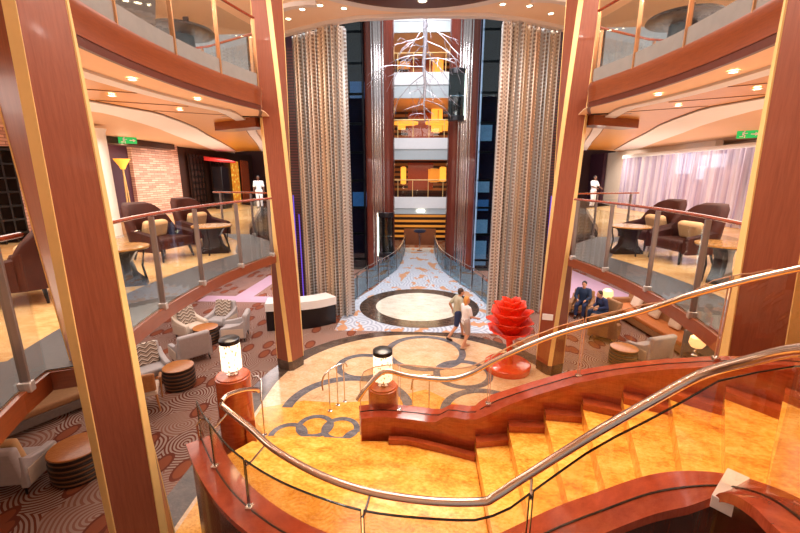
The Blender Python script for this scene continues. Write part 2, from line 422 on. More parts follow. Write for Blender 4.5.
# pale roundel and the patterned walkway to the lifts
struct(MB().prism([(-2.9, 12.6), (2.9, 12.6), (3.0, 15.6), (2.45, 18), (1.75, 21), (1.25, 25), (1.2, 28.7), (-1.1, 28.7), (-1.05, 25), (-1.5, 21), (-2.1, 18), (-2.9, 15.6)], -.02, .006).build('floor_walkway', 'walkway'), 'pale blue walkway carpet to the lifts')
struct(MB().prism(ringpoly(0, 15.38, 2.42), -.02, .010).build('floor_border', 'dark_stone'), 'dark stone ring round the pale roundel')
struct(MB().prism(ringpoly(0, 15.38, 1.76), -.02, .016).build('floor_marble', 'pale_marble'), 'pale marble roundel')
struct(MB().prism([(-9.4, 15.5), (-5.6, 15.5), (-5.6, 16.3), (-7.3, 16.3), (-7.2, 20), (-8.0, 20), (-8.1, 16.3), (-9.4, 16.3)], -.02, .006).build('floor_path', 'lavender'), 'pale lavender stone path across the carpet')
struct(MB().prism([(6.2, 17), (8.2, 15.6), (9.4, 15.2), (9.6, 16.2), (8.6, 22), (7.6, 22)], -.02, .006).build('floor_path', 'lavender'), 'pale lavender stone path across the carpet')

# ------------------------------------------------------------------ curved deck edges (right side mirrors the left)
def edge_curve(c, y0, R, ya, yb, n=22):
    return [(-(sqrt(R*R-(ya+(yb-ya)*i/n-y0)**2)-c), ya+(yb-ya)*i/n) for i in range(n+1)]
MID = edge_curve(5.725, 6.318, 9.338, 3.3, 8.65)
UP = edge_curve(5.586, 5.988, 9.373, 3.3, 8.65)
NEAR = [(-2.2, .2), (-2.55, 1.2), (-3.0, 2.1), (-3.3, 2.75), (-3.42, 3.15)]
BACKE = [(-3.5, 8.95), (-3.85, 9.75), (-4.0, 10.3), (-4.6, 11.0), (-5.2, 11.7), (-6.2, 14.0), (-9.2, 22.5)]
mir = lambda P: [(-p[0], *p[1:]) for p in P]
def deck(side, E, z, zf, zb, topm, fasc, lab):
    e = NEAR + E + BACKE
    poly = e + [(-13, 26), (-13, .2)]
    f = mir if side == 'right' else (lambda P: P)
    struct(MB().prism(f(poly), zb, z, 0, 1, 0).build('floor_'+lab+'_'+side, ['ceiling_peach', topm]), lab.replace('_', ' ')+' floor slab, '+side+' side')
    return f(NEAR), f(E), f(BACKE)
for side in ('left', 'right'):
    s = 1 if side == 'left' else -1
    n_, e_, b_ = deck(side, MID, ZM, 0, ZM-.19, 'mid_floor', None, 'lounge_deck')
    full = n_ + e_ + b_[:5]
    # carpet border strip inside the glass
    border = [(p[0]-s*0., p[1]) for p in full] + [(p[0]-s*.85, p[1]) for p in reversed(full)]
    struct(MB().prism(border, ZM-.01, ZM+.006).build('floor_border', 'border_carpet'), 'grey carpet border along the '+side+' lounge deck edge')
    struct(MB().ribbon(full, 0 if s > 0 else 0, -.05 if s > 0 else .05, ZM-.19, ZM-.01).build('trim_lounge_fascia', 'fascia_wood'), 'orange brown wooden fascia of the '+side+' lounge deck')
    # upper deck
    n_, e_, b_ = deck(side, UP, ZU, 0, ZU-.42, 'mid_floor', None, 'upper_deck')
    full = n_ + e_ + b_[:3]
    mb = MB(); nr = normals(full); q = -1 if s > 0 else 1
    prof = [(0, ZU+.02), (.05, ZU+.0), (.07, ZU-.08), (.045, ZU-.14), (.045, ZU-.36), (-.02, ZU-.36)]
    rings = [[(p[0]+nr[i][0]*q*a, p[1]+nr[i][1]*q*a, z) for a, z in prof] for i, p in enumerate(full)]
    mb.loft(rings, 0, False, False)
    struct(mb.build('trim_upper_fascia', 'fascia_wood', smooth=True), 'curved red brown fascia of the '+side+' upper deck')
    struct(MB().ribbon(full, q*-.02, q*.035, ZU-.46, ZU-.36).build('trim_fascia_lip', 'dark_lip'), 'dark lip under the '+side+' upper deck fascia')
    # lounge ceiling: bands that follow the edge
    def off(P, d): return [(p[0]-s*d, p[1]) for p in P]
    path = n_ + e_ + [(-s*a, b) for a, b in ((3.45, 9.1), (3.75, 10.4), (4.1, 11.6), (4.8, 13.5), (6.0, 17.0), (8.0, 22.5))]
    def band(d0, d1, z0, z1, m, name, lab):
        struct(MB().prism(off(path, d0)+list(reversed(off(path, d1))), z0, z1).build(name, m), lab)
    zc = ZU-.42
    band(0., .62, zc-.02, zc, 'ceiling_peach', 'ceiling_band', 'peach ceiling band, '+side+' lounge')
    band(.62, .9, zc-.06, zc, 'ceiling_white', 'ceiling_band', 'white ceiling rib, '+side+' lounge')
    band(.9, 2.35, zc-.04, zc, 'orange_wood', 'ceiling_panel', 'orange wooden ceiling panels, '+side+' lounge')
    band(2.35, 3.45, zc-.07, zc, 'ceiling_white', 'ceiling_band', 'broad white ceiling wave, '+side+' lounge')
    band(3.45, 9., zc-.03, zc, 'ceiling_tan', 'ceiling_band', 'beige ceiling, '+side+' lounge')
    mb = MB()
    for k, y in enumerate((3.6, 4.9, 6.2, 7.5, 8.7)):
        x = min(path, key=lambda p: abs(p[1]-y))[0]
        mb.box((x-s*1.6, y+.25, zc-.042), (1.5, .03, .012), rz=s*.5)
    for d in (.92, 2.33):
        mb.ribbon(off(path, d), -.012, .012, zc-.05, zc-.036)
    struct(mb.build('trim_ceiling_seam', 'seam'), 'dark seams between the '+side+' ceiling panels')
    # side walls
    struct(MB().box((-s*13, 13, 5), (.3, 30, 10.4)).build('wall_'+side, 'wall_cream'), side+' outer wall')
    struct(MB().box((-s*9.5, 27.9, 5), (7.4, .3, 10.4)).build('wall_back_'+side, 'dark_wall'), 'dark wall behind the '+side+' lounge')
    # dark plum slat wall between column and bead curtain
    struct(MB().box((-s*4.35, 16.6, 5), (2.5, .25, 10)).build('wall_slats_'+side, 'purple_slats'), 'dark plum slatted wall behind the '+side+' bead curtain')
    struct(MB().box((-s*12.2, -1.9, 6), (21, .3, 12)).build('wall_front_'+side, 'wall_cream'), 'wall behind the viewer, '+side)
for s, side in ((1, 'left'), (-1, 'right')):       # beam that closes the lounge bay beside the far column
    struct(MB().box((-s*4.55, 10.35, 6.46), (1.6, .45, .24), rz=s*-.5).build('beam_'+side, 'fascia_wood'), 'wooden beam at the end of the '+side+' lounge ceiling')

# ------------------------------------------------------------------ atrium ceiling
cut = [(-13, 14.9), (-4.9, 14.9), (-4.0, 14.4), (-3.0, 13.9), (-2.0, 13.55), (0, 13.42), (2.0, 13.55), (3.0, 13.9), (4.0, 14.4), (4.9, 14.9), (13, 14.9), (13, -2), (-13, -2)]
struct(MB().prism(cut, ZC, ZC+.4).build('ceiling', 'ceiling_beige'), 'cream atrium ceiling')
struct(MB().ribbon([(p[0], p[1]) for p in cut[1:10]], -.1, .12, ZC-.1, ZC+.4).build('trim_ceiling_rim', 'ceiling_white'), 'white rim of the atrium ceiling')
# cove ridges beside the medallion
for s, side in ((-1, 'left'), (1, 'right')):
    P = [(s*(3.0+2.3*t), 12.4+1.6*t*t-.2*t, ) for t in [i/8 for i in range(9)]]
    struct(MB().ribbon(P, -.09, .09, ZC-.12, ZC).build('trim_ceiling_cove', 'ceiling_white'), 'white cove ridge on the '+side+' of the atrium ceiling')
struct(MB().prism(ringpoly(0, 9.2, 3.75, 64), ZC-.06, ZC-.001).build('trim_ceiling_medallion', 'medallion'), 'dark brown round ceiling medallion')
mb = MB(); annulus(mb, 0, 9.2, 3.7, 3.95, ZC-.004, 64, h=.07)
struct(mb.build('trim_medallion_ring', 'ceiling_white', fix=True), 'white ring round the ceiling medallion')

# ------------------------------------------------------------------ lift lobby at the far end
struct(MB().box((0, 33.2, 8), (12, .3, 18)).build('wall_back', 'dark_wall'), 'dark red wall at the far end')
struct(MB().box((-9, 33.0, 8), (9, .3, 18)).build('wall_back_wing_left', 'dark_brown'), 'dark wall left of the lifts')
struct(MB().box((9, 33.0, 8), (9, .3, 18)).build('wall_back_wing_right', 'dark_brown'), 'dark wall right of the lifts')
struct(MB().box((0, 24, 16.6), (20, 20, .3)).build('ceiling_shaft', 'dark_brown'), 'dark ceiling over the lift well')
for s, side in ((-1, 'left'), (1, 'right')):
    struct(MB().box((s*6.4, 23, 8), (3, .3, 16)).build('wall_lift_bank_'+side, 'plum'), 'plum wall beside the '+side+' lift bank')

# ================================================================== COLUMNS
def column(cx, cy, size, z1, a0, rate, label, z0=0., lean=0., c=.075):
    """twisting square column, chamfered corners carry the gold strips; a0 = bearing of its front face at z=0 (radians), rate in rad/m"""
    t = thing('column', label, 'column', (cx, cy, z0))
    h = size/2; N = 44
    def oct_(z, grow=0.):
        a = a0+rate*z; pts = []
        for x, y in ((-h+c, -h), (h-c, -h), (h, -h+c), (h, h-c), (h-c, h), (-h+c, h), (-h, h-c), (-h, -h+c)):
            pts.append((x*cos(a)-y*sin(a)-lean*(z-3.45), x*sin(a)+y*cos(a), z-z0))
        return pts
    zs = [z0+.28+(z1-z0-.28)*i/N for i in range(N+1)]
    MB().loft([oct_(z) for z in zs]).build('shaft', 'column_wood', t, smooth=True)
    MB().loft([[(p[0]*1.015, p[1]*1.015, p[2]) for p in oct_(z)] for z in (z0, z0+.28)]).build('stone_base', 'dark_stone', t)
    for k in range(4):
        rings = []
        for z in zs:
            o = oct_(z); i = (1+2*k) % 8; a, b = o[i], o[(i+1) % 8]
            mx, my = (a[0]+b[0])/2+lean*(z-3.45), (a[1]+b[1])/2; l = hypot(mx, my); nx, ny = mx/l, my/l
            rings.append([(a[0]-nx*.02, a[1]-ny*.02, a[2]), (b[0]-nx*.02, b[1]-ny*.02, b[2]), (b[0]+nx*.012, b[1]+ny*.012, b[2]), (a[0]+nx*.012, a[1]+ny*.012, a[2])])
        MB().loft(rings).build('gold_strip', 'gold_strip', t, smooth=True)
    return t
TW = radians(9.3)
def bearing(cx, cy): return atan2(-cx, cy)*-1*-1   # angle so that local -Y looks at the viewer's plan position
def toview(cx, cy): return atan2(cy, cx)-pi/2
# alpha>0: front turned to the viewer's right
column(-3.07, 3.4, .47, ZC, toview(-3.07, 3.4)-radians(23), TW*.9, 'wide twisting wooden column at the left, gold strips, nearest the stairs', lean=.045, c=.058)
column(-3.57, 10.0, .56, ZC, toview(-3.57, 10.0)+radians(45), -TW, 'slim twisting wooden column between left lounge deck and bead curtain')
column(3.58, 10.1, .55, ZC, toview(3.58, 10.1)-radians(45), TW, 'twisting wooden column behind the red rose, with small white sign')
column(3.17, 3.55, .5, ZC, toview(3.17, 3.55)+radians(27), -TW, 'wide twisting wooden column at the right, behind the stair handrail')
SIGN = (3.30, 9.74, 1.66)
sg = MB().box((0, 0, 0), (.26, .02, .16)).build('wall_notice', 'white_paint', None, bevel=.004, loc=SIGN); sg.rotation_euler = (0, 0, radians(-14))
tag(sg, 'small white notice plate on the column behind the rose', 'sign')

# ================================================================== BALUSTRADES
def at_len(P, s):
    L = 0
    for a, b in zip(P, P[1:]):
        d = (Vector(b)-Vector(a)).length
        if L+d >= s: return tuple(Vector(a).lerp(Vector(b), (s-L)/d))
        L += d
    return tuple(P[-1])
def plen(P): return sum((Vector(b)-Vector(a)).length for a, b in zip(P, P[1:]))
def sub_path(P, a, b, n=6): return [at_len(P, a+(b-a)*i/n) for i in range(n+1)]

def balustrade(P, z, posts, label, group=None, h=1.26, post='post_steel', rail='rail_wood', gl='glass', zlow=-.04, foot=True, rr=.032, off=0.):
    """P plan path, posts = distances along it"""
    L = plen(P); t = thing('glass_balustrade', label, 'railing', (*at_len(P, L/2)[:2], z), 0, group)
    o = t.location
    loc = lambda p, zz: (p[0]-o[0], p[1]-o[1], zz)
    MB().tube([loc(p, h) for p in P], rr, 10, flat=.75).build('handrail', rail, t, smooth=True)
    for s in posts:
        p = at_len(P, s); q = at_len(P, min(s+.05, L)); q0 = at_len(P, max(s-.05, 0)); a = atan2(q[1]-q0[1], q[0]-q0[0])
        pm = MB().box(loc(p, (h-.03)/2+zlow/2), (.028, .07, h-.03-zlow), rz=a).build('post', post, t, bevel=.005)
        if foot: MB().box(loc(p, .015), (.07, .1, .09), rz=a).build('post_foot', 'post_foot', pm, bevel=.01)
    ss = sorted(set([0.]+list(posts)+[L]))
    for a, b in zip(ss, ss[1:]):
        if b-a < .12: continue
        Q = sub_path(P, a+.04, b-.04)
        MB().ribbon([(p[0]-o[0], p[1]-o[1]) for p in Q], -.006, .006, zlow, h-.16).build('glass_panel', gl, t)
    return t
def near_s(P, y):                        # distance along P where it is nearest to that y
    L = plen(P); return min((abs(at_len(P, L*i/400)[1]-y), L*i/400) for i in range(401))[1]
ML = NEAR[1:] ; MR = mir(MID)
balustrade([(p[0]+.03, p[1]) for p in NEAR[1:]], ZM, [near_s(NEAR[1:], 2.85)], 'short glass balustrade left of the nearest column, lounge deck')
balustrade([(p[0]+.03, p[1]) for p in MID], ZM, [near_s(MID, y) for y in (3.75, 4.95, 6.12, 7.42, 8.55)], 'curved glass balustrade with wooden rail along the left lounge deck')
balustrade([(p[0]-.03, p[1]) for p in MR], ZM, [near_s(MR, y) for y in (3.75, 4.95, 6.15, 7.45, 8.55)], 'curved glass balustrade with wooden rail along the right lounge deck')
for s, nm in ((-1, 'left'), (1, 'right')):
    P = [(s*6.3, 11.9), (s*4.95, 11.55), (s*3.95, 11.0)]
    balustrade(P, ZM, [.25, 1.35, 2.4], 'short rear glass balustrade with wooden rail beyond the '+nm+' lounge chairs')
    f = (lambda Q: Q) if s < 0 else mir
    U = f(UP)
    balustrade([(p[0]-s*.02, p[1]) for p in U], ZU, [near_s(U, y) for y in (3.8, 5.15, 6.4, 7.55, 8.62)], 'curved glass balustrade with bronze posts on the '+nm+' upper deck', post='gold_post', gl='glass', h=1.28, foot=False, zlow=-.02)
    struct(MB().ribbon(U, -.03, .03, ZU, ZU+.24).build('trim_upper_kerb', 'kerb_grey'), 'grey translucent kerb at the foot of the '+nm+' upper balustrade')
    P = [(s*3.7, 9.45), (s*5.2, 10.3), (s*7.2, 10.8)]
    balustrade(P, ZU, [.15, 1.9, 3.6], 'inner glass balustrade with wooden rail across the '+nm+' upper deck', post='gold_post', foot=False)

# walkway balustrades
for s, nm in ((-1, 'left'), (1, 'right')):
    P = smooth_path([(s*2.95, 14.6), (s*2.75, 15.6), (s*2.45, 17.2), (s*1.9, 19.0), (s*1.33, 21.3), (s*1.08, 24.0), (s*1.02, 28.3)], 5)
    balustrade(P, 0, [.3, 1.6, 2.9, 4.2, 5.6, 7.2, 9.4, 11.6], 'glass balustrade along the '+nm+' side of the pale walkway', post='silver', rail='silver', gl='blue_glass', h=1.15, rr=.028, zlow=.06)

# ================================================================== STAIRCASE
L0, RI = 2.472, .1452
st = thing('staircase', 'curved staircase of orange marble treads between red wooden stringers', 'staircase', (0, 2.7, 0))
def S(mb, name, mats, par=None, **k):
    mb.v = [(v[0], v[1]-2.7, v[2]) for v in mb.v]
    return mb.build(name, mats, par or st, **k)
FAR = [(.572, 3.40), (.891, 3.46), (1.234, 3.46), (1.562, 3.43), (1.86, 3.31), (2.157, 3.15), (2.43, 2.94), (2.62, 2.68), (2.75, 2.35), (2.8, 2.0), (2.75, 1.6)]
NEA = [(.56, 1.82), (.79, 1.82), (1.0, 1.80), (1.17, 1.76), (1.30, 1.69), (1.38, 1.62), (1.42, 1.53), (1.43, 1.43), (1.42, 1.3), (1.40, 1.15), (1.36, 1.0)]
# landing
NEARCAP = smooth_path([(-2.04, 3.16, 2.78), (-1.72, 2.80, 2.78), (-1.35, 2.47, 2.78), (-.9, 2.2, 2.78), (-.4, 2.02, 2.79), (.1, 1.92, 2.87), (.45, 1.865, 3.06), (.8, 1.85, 3.3), (.99, 1.83, 3.43), (1.2, 1.78, 3.6), (1.36, 1.715, 3.71), (1.45, 1.62, 3.80), (1.475, 1.50, 3.87), (1.46, 1.36, 3.92), (1.42, 1.22, 3.96), (1.35, .95, 4.05)], 6)
nc = [(p[0], p[1]) for p in NEARCAP]
def zcap(x, y):
    """height of the walking surface near a plan point: landing, then the treads"""
    best = 0
    if x < .56 and y > 1.3: return 0.
    d = [(hypot((FAR[i][0]+NEA[i][0])/2-x, 0), i) for i in range(len(FAR))]
    # parameter along the near or far line
    L = NEA if min(hypot(a-x, b-y) for a, b in NEA) < min(hypot(a-x, b-y) for a, b in FAR) else FAR
    k = min(range(len(L)), key=lambda i: hypot(L[i][0]-x, L[i][1]-y))
    best = (9, 0)
    for i in range(len(L)-1):
        a, b = Vector(L[i]), Vector(L[i+1]); d = b-a; t = max(0, min(1, (Vector((x, y))-a).dot(d)/d.length_squared))
        q = (Vector((x, y))-a-d*t).length
        if q < best[0]: best = (q, i+t)
    return best[1]*1.0
land = [(-1.74, 3.56), (-1.45, 3.49), (-1.2, 3.47), (-.9, 3.52), (-.55, 3.62), (-.2, 3.62), (.15, 3.56), (.572, 3.44), (.56, 1.98)] + [p for p in reversed(nc) if p[0] < .5]
S(MB().prism(land, L0-.3, L0), 'landing', 'orange_marble', bevel=.008)
for k in range(10):
    a, b, c, d = FAR[k], FAR[k+1], NEA[k+1], NEA[k]
    z = L0+RI*(k+1)
    ex = lambda p, q, e: (p[0]+(p[0]-q[0])*e, p[1]+(p[1]-q[1])*e)
    dx, dy = b[0]-a[0], b[1]-a[1]
    poly = [ex(a, d, .06), ex(b, c, .06), ex(c, b, .02), ex(d, a, .02)]
    stp = S(MB().prism(poly, z-RI-.06, z), 'step', 'orange_marble')
    # red wooden skirting against the far stringer
    ins = lambda p, q, w: (p[0]+(q[0]-p[0])*w, p[1]+(q[1]-p[1])*w)
    S(MB().prism([ex(a, d, .05), ex(b, c, .05), ins(b, c, .022), ins(a, d, .022)], z, z+.065), 'skirting', 'red_wood', stp)
# skirting round the landing
S(MB().ribbon([(-.3, 3.60), (-.1, 3.60), (.15, 3.53), (.4, 3.45), (.575, 3.39)], -.035, .03, L0, L0+.06), 'skirting', 'red_wood')
# far stringer: wall plus cap
FS = smooth_path([(-.60, 3.66, 0), (-.4, 3.70, 0), (-.1, 3.68, 0), (.2, 3.62, 0), (.572, 3.50, 0), (.891, 3.55, 0), (1.234, 3.55, 0), (1.6, 3.51, 0), (1.90, 3.40, 0), (2.21, 3.23, 0), (2.50, 3.01, 0), (2.72, 2.73, 0), (2.86, 2.38, 0), (2.92, 2.0, 0)], 4)
fs = [(p[0], p[1]) for p in FS]
def rise(p): return max(0., zcap(p[0], p[1]) - (.0 if p[0] > .6 else 0))
zf = [L0+.36+RI*max(0, rise(p)+.25)*(1 if p[0] > .62 else max(0., min(1, (p[0]-.2)/.42))) - .10*max(0., min(1., (.30-p[0])/.12)) for p in fs]
for i in range(1, len(zf)): zf[i] = max(zf[i], zf[i-1])
S(MB().ribbon(fs, -.02, .17, 0, [z-.04 for z in zf]), 'stringer', 'red_wood', smooth=True)
cp = S(MB().ribbon(fs, -.045, .20, [z-.05 for z in zf], zf), 'stringer_cap', 'cap_wood', smooth=True)
S(MB().ribbon(fs, .075, .087, [z for z in zf], [z+.004 for z in zf]), 'glass_slot', 'glass_edge', cp)
# near stringer: dark cladding outside, red cap
zn = [p[2] for p in NEARCAP]
S(MB().ribbon(nc, -.10, .11, 0, [z-.04 for z in zn]), 'stringer', 'dark_clad', smooth=True)
cp = S(MB().ribbon(nc, -.13, .13, [z-.05 for z in zn], zn), 'stringer_cap', 'cap_wood', smooth=True)
S(MB().ribbon(nc, -.006, .006, [z for z in zn], [z+.004 for z in zn]), 'glass_slot', 'glass_edge', cp)
i0 = min(range(len(nc)), key=lambda i: hypot(nc[i][0]-1.45, nc[i][1]-1.625))
a = nc[i0]; ang = atan2(nc[i0+1][1]-nc[i0-1][1], nc[i0+1][0]-nc[i0-1][0])
S(MB().box((a[0], a[1], zn[i0]-.027), (.085, .268, .062), rz=ang+.25), 'frosted_block', 'white_frost', cp, bevel=.004)
# flared lower flight down to the lobby
mb = MB(); N = 13; run = .252
for i in range(1, N):
    y1 = 3.56+run*i; y0 = y1-run-.04; z = L0-i*L0/N; t = i/(N-1); t0 = (i-1)/(N-1)
    xl, xr = -1.74-1.36*t, -.58+.95*t; bow = .10
    poly = [(xl, 3.3), (xr, 3.3)] + [(xr+(xl-xr)*q/8, y1-bow*(1-(2*q/8-1)**2)*(-1)) for q in range(9)]
    poly = [(xl, y0), (xr, y0)] + [(xr+(xl-xr)*q/8, y1+bow*(1-(2*q/8-1)**2)) for q in range(9)]
    mb.prism(poly, max(0, z-.4), z)
S(mb, 'lower_flight', 'orange_marble')
for sx, (xa, xb) in ((0, (-1.84, -3.2)), (1, (-.47, .46))):
    P = [(xa, 3.75), ((xa+xb)/2, 5.3), (xb, 6.9)]
    S(MB().ribbon(P, -.05, .05, [0, 0, 0], [L0+.1, L0*.52+.1, .12]), 'flight_stringer', 'red_wood')

# stair handrails and glass
def lerp_list(P, n): L = plen(P); return [at_len(P, L*i/n) for i in range(n+1)]
hr_far = smooth_path([(-.60, 3.50, 3.02), (-.50, 3.53, 3.16), (-.335, 3.60, 3.285), (-.08, 3.49, 3.30), (.275, 3.43, 3.31), (.50, 3.45, 3.37), (.78, 3.47, 3.53), (1.285, 3.43, 3.80), (1.86, 3.25, 4.08), (2.14, 3.0, 4.33), (2.56, 2.72, 4.59), (2.78, 2.2, 4.85)], 5)
hr_near = smooth_path([(-1.72, 3.02, 3.24), (-1.646, 2.93, 3.264), (-1.317, 2.672, 3.264), (-1.029, 2.431, 3.264), (-.643, 2.206, 3.264), (-.294, 2.08, 3.264), (.079, 1.987, 3.303), (.366, 1.937, 3.359), (.445, 1.925, 3.41), (.581, 1.93, 3.522), (.776, 1.90, 3.719), (.954, 1.866, 3.902), (1.165, 1.837, 4.091), (1.339, 1.779, 4.276), (1.42, 1.63, 4.426), (1.442, 1.457, 4.557), (1.43, 1.2, 4.68)], 6)
def stair_rail(hr, base, zb, label, cuts, side, loc):
    t = thing('stair_balustrade', label, 'railing', loc); o = t.location
    MB().tube([Vector(p)-o for p in hr], .0245, 14).build('handrail', 'handrail_steel', t, smooth=True)
    # glass follows the base line; its top stays just under the handrail
    Pb = [(p[0]+q[0]*side, p[1]+q[1]*side) for p, q in zip(base, normals(base))]
    def ztop(x, y):
        best = (9, 0)
        for p, q in zip(hr, hr[1:]):
            d = Vector((q[0]-p[0], q[1]-p[1])); tt = max(0, min(1, (Vector((x, y))-Vector(p[:2])).dot(d)/max(d.length_squared, 1e-9)))
            e = (Vector(p[:2])+d*tt-Vector((x, y))).length
            if e < best[0]: best = (e, p[2]+(q[2]-p[2])*tt)
        return best[1]
    L = plen([(p[0], p[1], 0) for p in Pb]); P3 = [(p[0], p[1], 0) for p in Pb]; Z3 = [(p[0], p[1], z) for p, z in zip(Pb, zb)]
    fx = lambda X: min((abs(at_len(P3, L*i/300)[0]-X), i/300) for i in range(301))[1]
    cuts = [0.]+[fx(c) for c in cuts]+[1.]
    seg = lambda a, b: [at_len(P3, L*(a+(b-a)*i/10)) for i in range(11)]
    for a, b in zip(cuts, cuts[1:]):
        Q = seg(a+.0022, b-.0022); zl = [min(Z3, key=lambda w: hypot(w[0]-p[0], w[1]-p[1]))[2]-.03 for p in Q]
        zt = [ztop(p[0], p[1])-(.06 if side == 0 else .015) for p in Q]
        g = MB().ribbon([(p[0]-o[0], p[1]-o[1]) for p in Q], -.005, .005, [z-o[2] for z in zl], [z-o[2] for z in zt]).build('glass_panel', 'stair_glass', t)
        MB().ribbon([(p[0]-o[0], p[1]-o[1]) for p in Q], -.006, .006, [z-o[2]-.008 for z in zt], [z-o[2] for z in zt]).build('glass_edge', 'glass_edge' if side == 0 else 'edge_pale', g)
        for e in (0, 10):
            p = Q[e]; MB().box((p[0]-o[0], p[1]-o[1], (zl[e]+zt[e])/2-o[2]), (.006, .011, zt[e]-zl[e])).build('glass_edge', 'glass_edge' if side == 0 else 'edge_pale', g)
    for s in cuts[1:-1]:
        p = at_len(P3, L*s); h = min(hr, key=lambda w: hypot(w[0]-p[0], w[1]-p[1]))
        if hypot(h[0]-p[0], h[1]-p[1]) < .17: MB().tube([Vector((p[0], p[1], h[2]-.12))-o, Vector(((p[0]*2+h[0])/3, (p[1]*2+h[1])/3, h[2]-.10))-o, Vector((h[0], h[1], h[2]-.02))-o], [.010, .009, .008], 8).build('rail_bracket', 'chrome', t, smooth=True)
        zc_ = min(Z3, key=lambda w: hypot(w[0]-p[0], w[1]-p[1]))[2]
        MB().box((p[0]-o[0], p[1]-o[1], zc_+.012-o[2]), (.05, .05, .03)).build('glass_clamp', 'chrome', t, bevel=.006)
    return t
stair_rail(hr_far, fs[:-3], zf[:-3], 'steel handrail with clear glass on the far side of the stairs', (-.2, .70, 1.57, 2.47, 2.8), .081, (1.2, 3.6, 2.8))
stair_rail(hr_near, nc[:-5], zn[:-5], 'steel handrail with clear glass on the near side of the stairs', (-1.72, -1.25, -.33, .62, 1.426), 0., (0, 2.0, 2.7))

# short floor-level handrails at the flight
def floor_rail(name_label, path, feet, r=.02):
    o = Vector((feet[0][0], feet[0][1], 0)); t = thing('handrail', name_label, 'handrail', o)
    MB().tube([Vector(p)-o for p in smooth_path(path, 6)], r, 10).build('rail', 'chrome', t, smooth=True)
    for x, y, zt in feet:
        pm = MB().tube([Vector((x, y, 0))-o, Vector((x, y, zt))-o], .014, 8).build('post', 'chrome', t, smooth=True)
        MB().lathe([(.05, .0), (.05, .012), (.02, .02)], Vector((x, y, 0.012))-o, 14).build('post_base', 'chrome', pm, smooth=True)
floor_rail('chrome looped handrail standing midway at the foot of the stairs', [(-2.08, 7.7, .62), (-2.1, 7.75, .8), (-2.02, 7.84, .97), (-1.85, 8.1, 1.0), (-1.70, 8.28, .98), (-1.66, 8.35, .86)], [(-1.98, 7.86, .97), (-1.85, 8.1, .98), (-1.72, 8.25, .97)])
floor_rail('chrome hooked handrail beside the left lamp pillar, foot on the marble', [(-3.42, 7.3, 1.12), (-3.3, 7.25, 1.16), (-3.18, 7.1, 1.12), (-3.1, 6.85, .86)], [(-3.13, 6.95, .98)])
floor_rail('low chrome handrail behind the right lamp pillar', [(-.15, 7.95, .55), (-.1, 8.0, .8), (.05, 8.02, .86), (.35, 8.03, .85), (.42, 8.03, .7)], [(-.12, 8.0, .8), (.25, 8.03, .85)])
t = thing('handrail', 'short steel handrail bending from the near stair rail to the left lamp pillar', 'handrail', (-1.7, 3.3, 3.1)); o = t.location
MB().tube([Vector(p)-o for p in smooth_path([(-1.74, 3.06, 3.25), (-1.73, 3.16, 3.25), (-1.70, 3.4, 3.16), (-1.67, 3.6, 3.05), (-1.665, 3.64, 3.0)], 6)], .020, 10).build('rail', 'handrail_steel', t, smooth=True)
MB().tube([Vector((-1.675, 3.57, 3.04))-o, Vector((-1.78, 3.68, 3.0))-o, Vector((-1.90, 3.78, 2.98))-o], .011, 8).build('bracket', 'chrome', t, smooth=True)
MB().tube([Vector((-1.80, 2.95, 3.14))-o, Vector((-1.95, 3.05, 3.06))-o, Vector((-2.04, 3.12, 2.95))-o, Vector((-2.04, 3.14, 2.75))-o], .010, 8).build('bracket', 'chrome', t, smooth=True)

# lamp pillars and their lamps
def pillar(x, y, r, zt, label):
    t = thing('lamp_pillar', label, 'pillar', (x, y, 0))
    MB().lathe([(r, 0), (r, zt-.02), (r-.015, zt-.015), (r-.015, zt)], n=36).build('drum', 'red_wood', t, smooth=True)
    MB().lathe([(r+.006, 0), (r+.006, .12), (r, .13)], n=36).build('plinth', 'dark_clad', t, smooth=True)
def pillar_lamp(x, y, z, label):
    t = thing('pillar_lamp', label, 'lamp', (x, y, z))
    MB().lathe([(.06, 0), (.06, .012), (.03, .02), (.028, .07), (.055, .08)], n=24).build('stem', 'chrome', t, smooth=True)
    MB().lathe([(.105, .075), (.105, .375)], n=32).build('lamp_shade', 'shade_perf', t, smooth=True)
    MB().lathe([(.108, .375), (.108, .42), (.09, .432), (.0, .435)], n=32).build('cap', 'steel_dark', t, smooth=True)
pillar(-2.05, 3.88, .185, 3.06, 'round red wooden pillar at the left of the stair landing')
pillar(-.39, 3.96, .165, 2.93, 'round red wooden pillar behind the far stringer end')
pillar_lamp(-2.05, 3.88, 3.06, 'glowing perforated white cylinder lamp on the left wooden pillar')
pillar_lamp(-.39, 3.96, 2.93, 'glowing perforated white cylinder lamp behind the stair handrail')

# ================================================================== FURNITURE
def rbox(name, c, d, m, par, bev=.04, rz=0, rx=0, taper=1.):
    o = MB().box((0, 0, 0), d, 0, taper=taper).build(name, m, par, bevel=bev, loc=c); o.rotation_euler = (rx, 0, rz); return o
def legs(t, pts, h, m, r0=.028, r1=.016, splay=.04):
    for x, y in pts:
        sx, sy = (1 if x > 0 else -1)*splay, (1 if y > 0 else -1)*splay
        MB().tube([(x, y, h), (x+sx*.5, y+sy*.5, h*.5), (x+sx, y+sy, 0)], [r0, (r0+r1)/2, r1], 8).build('leg', m, t, smooth=True)

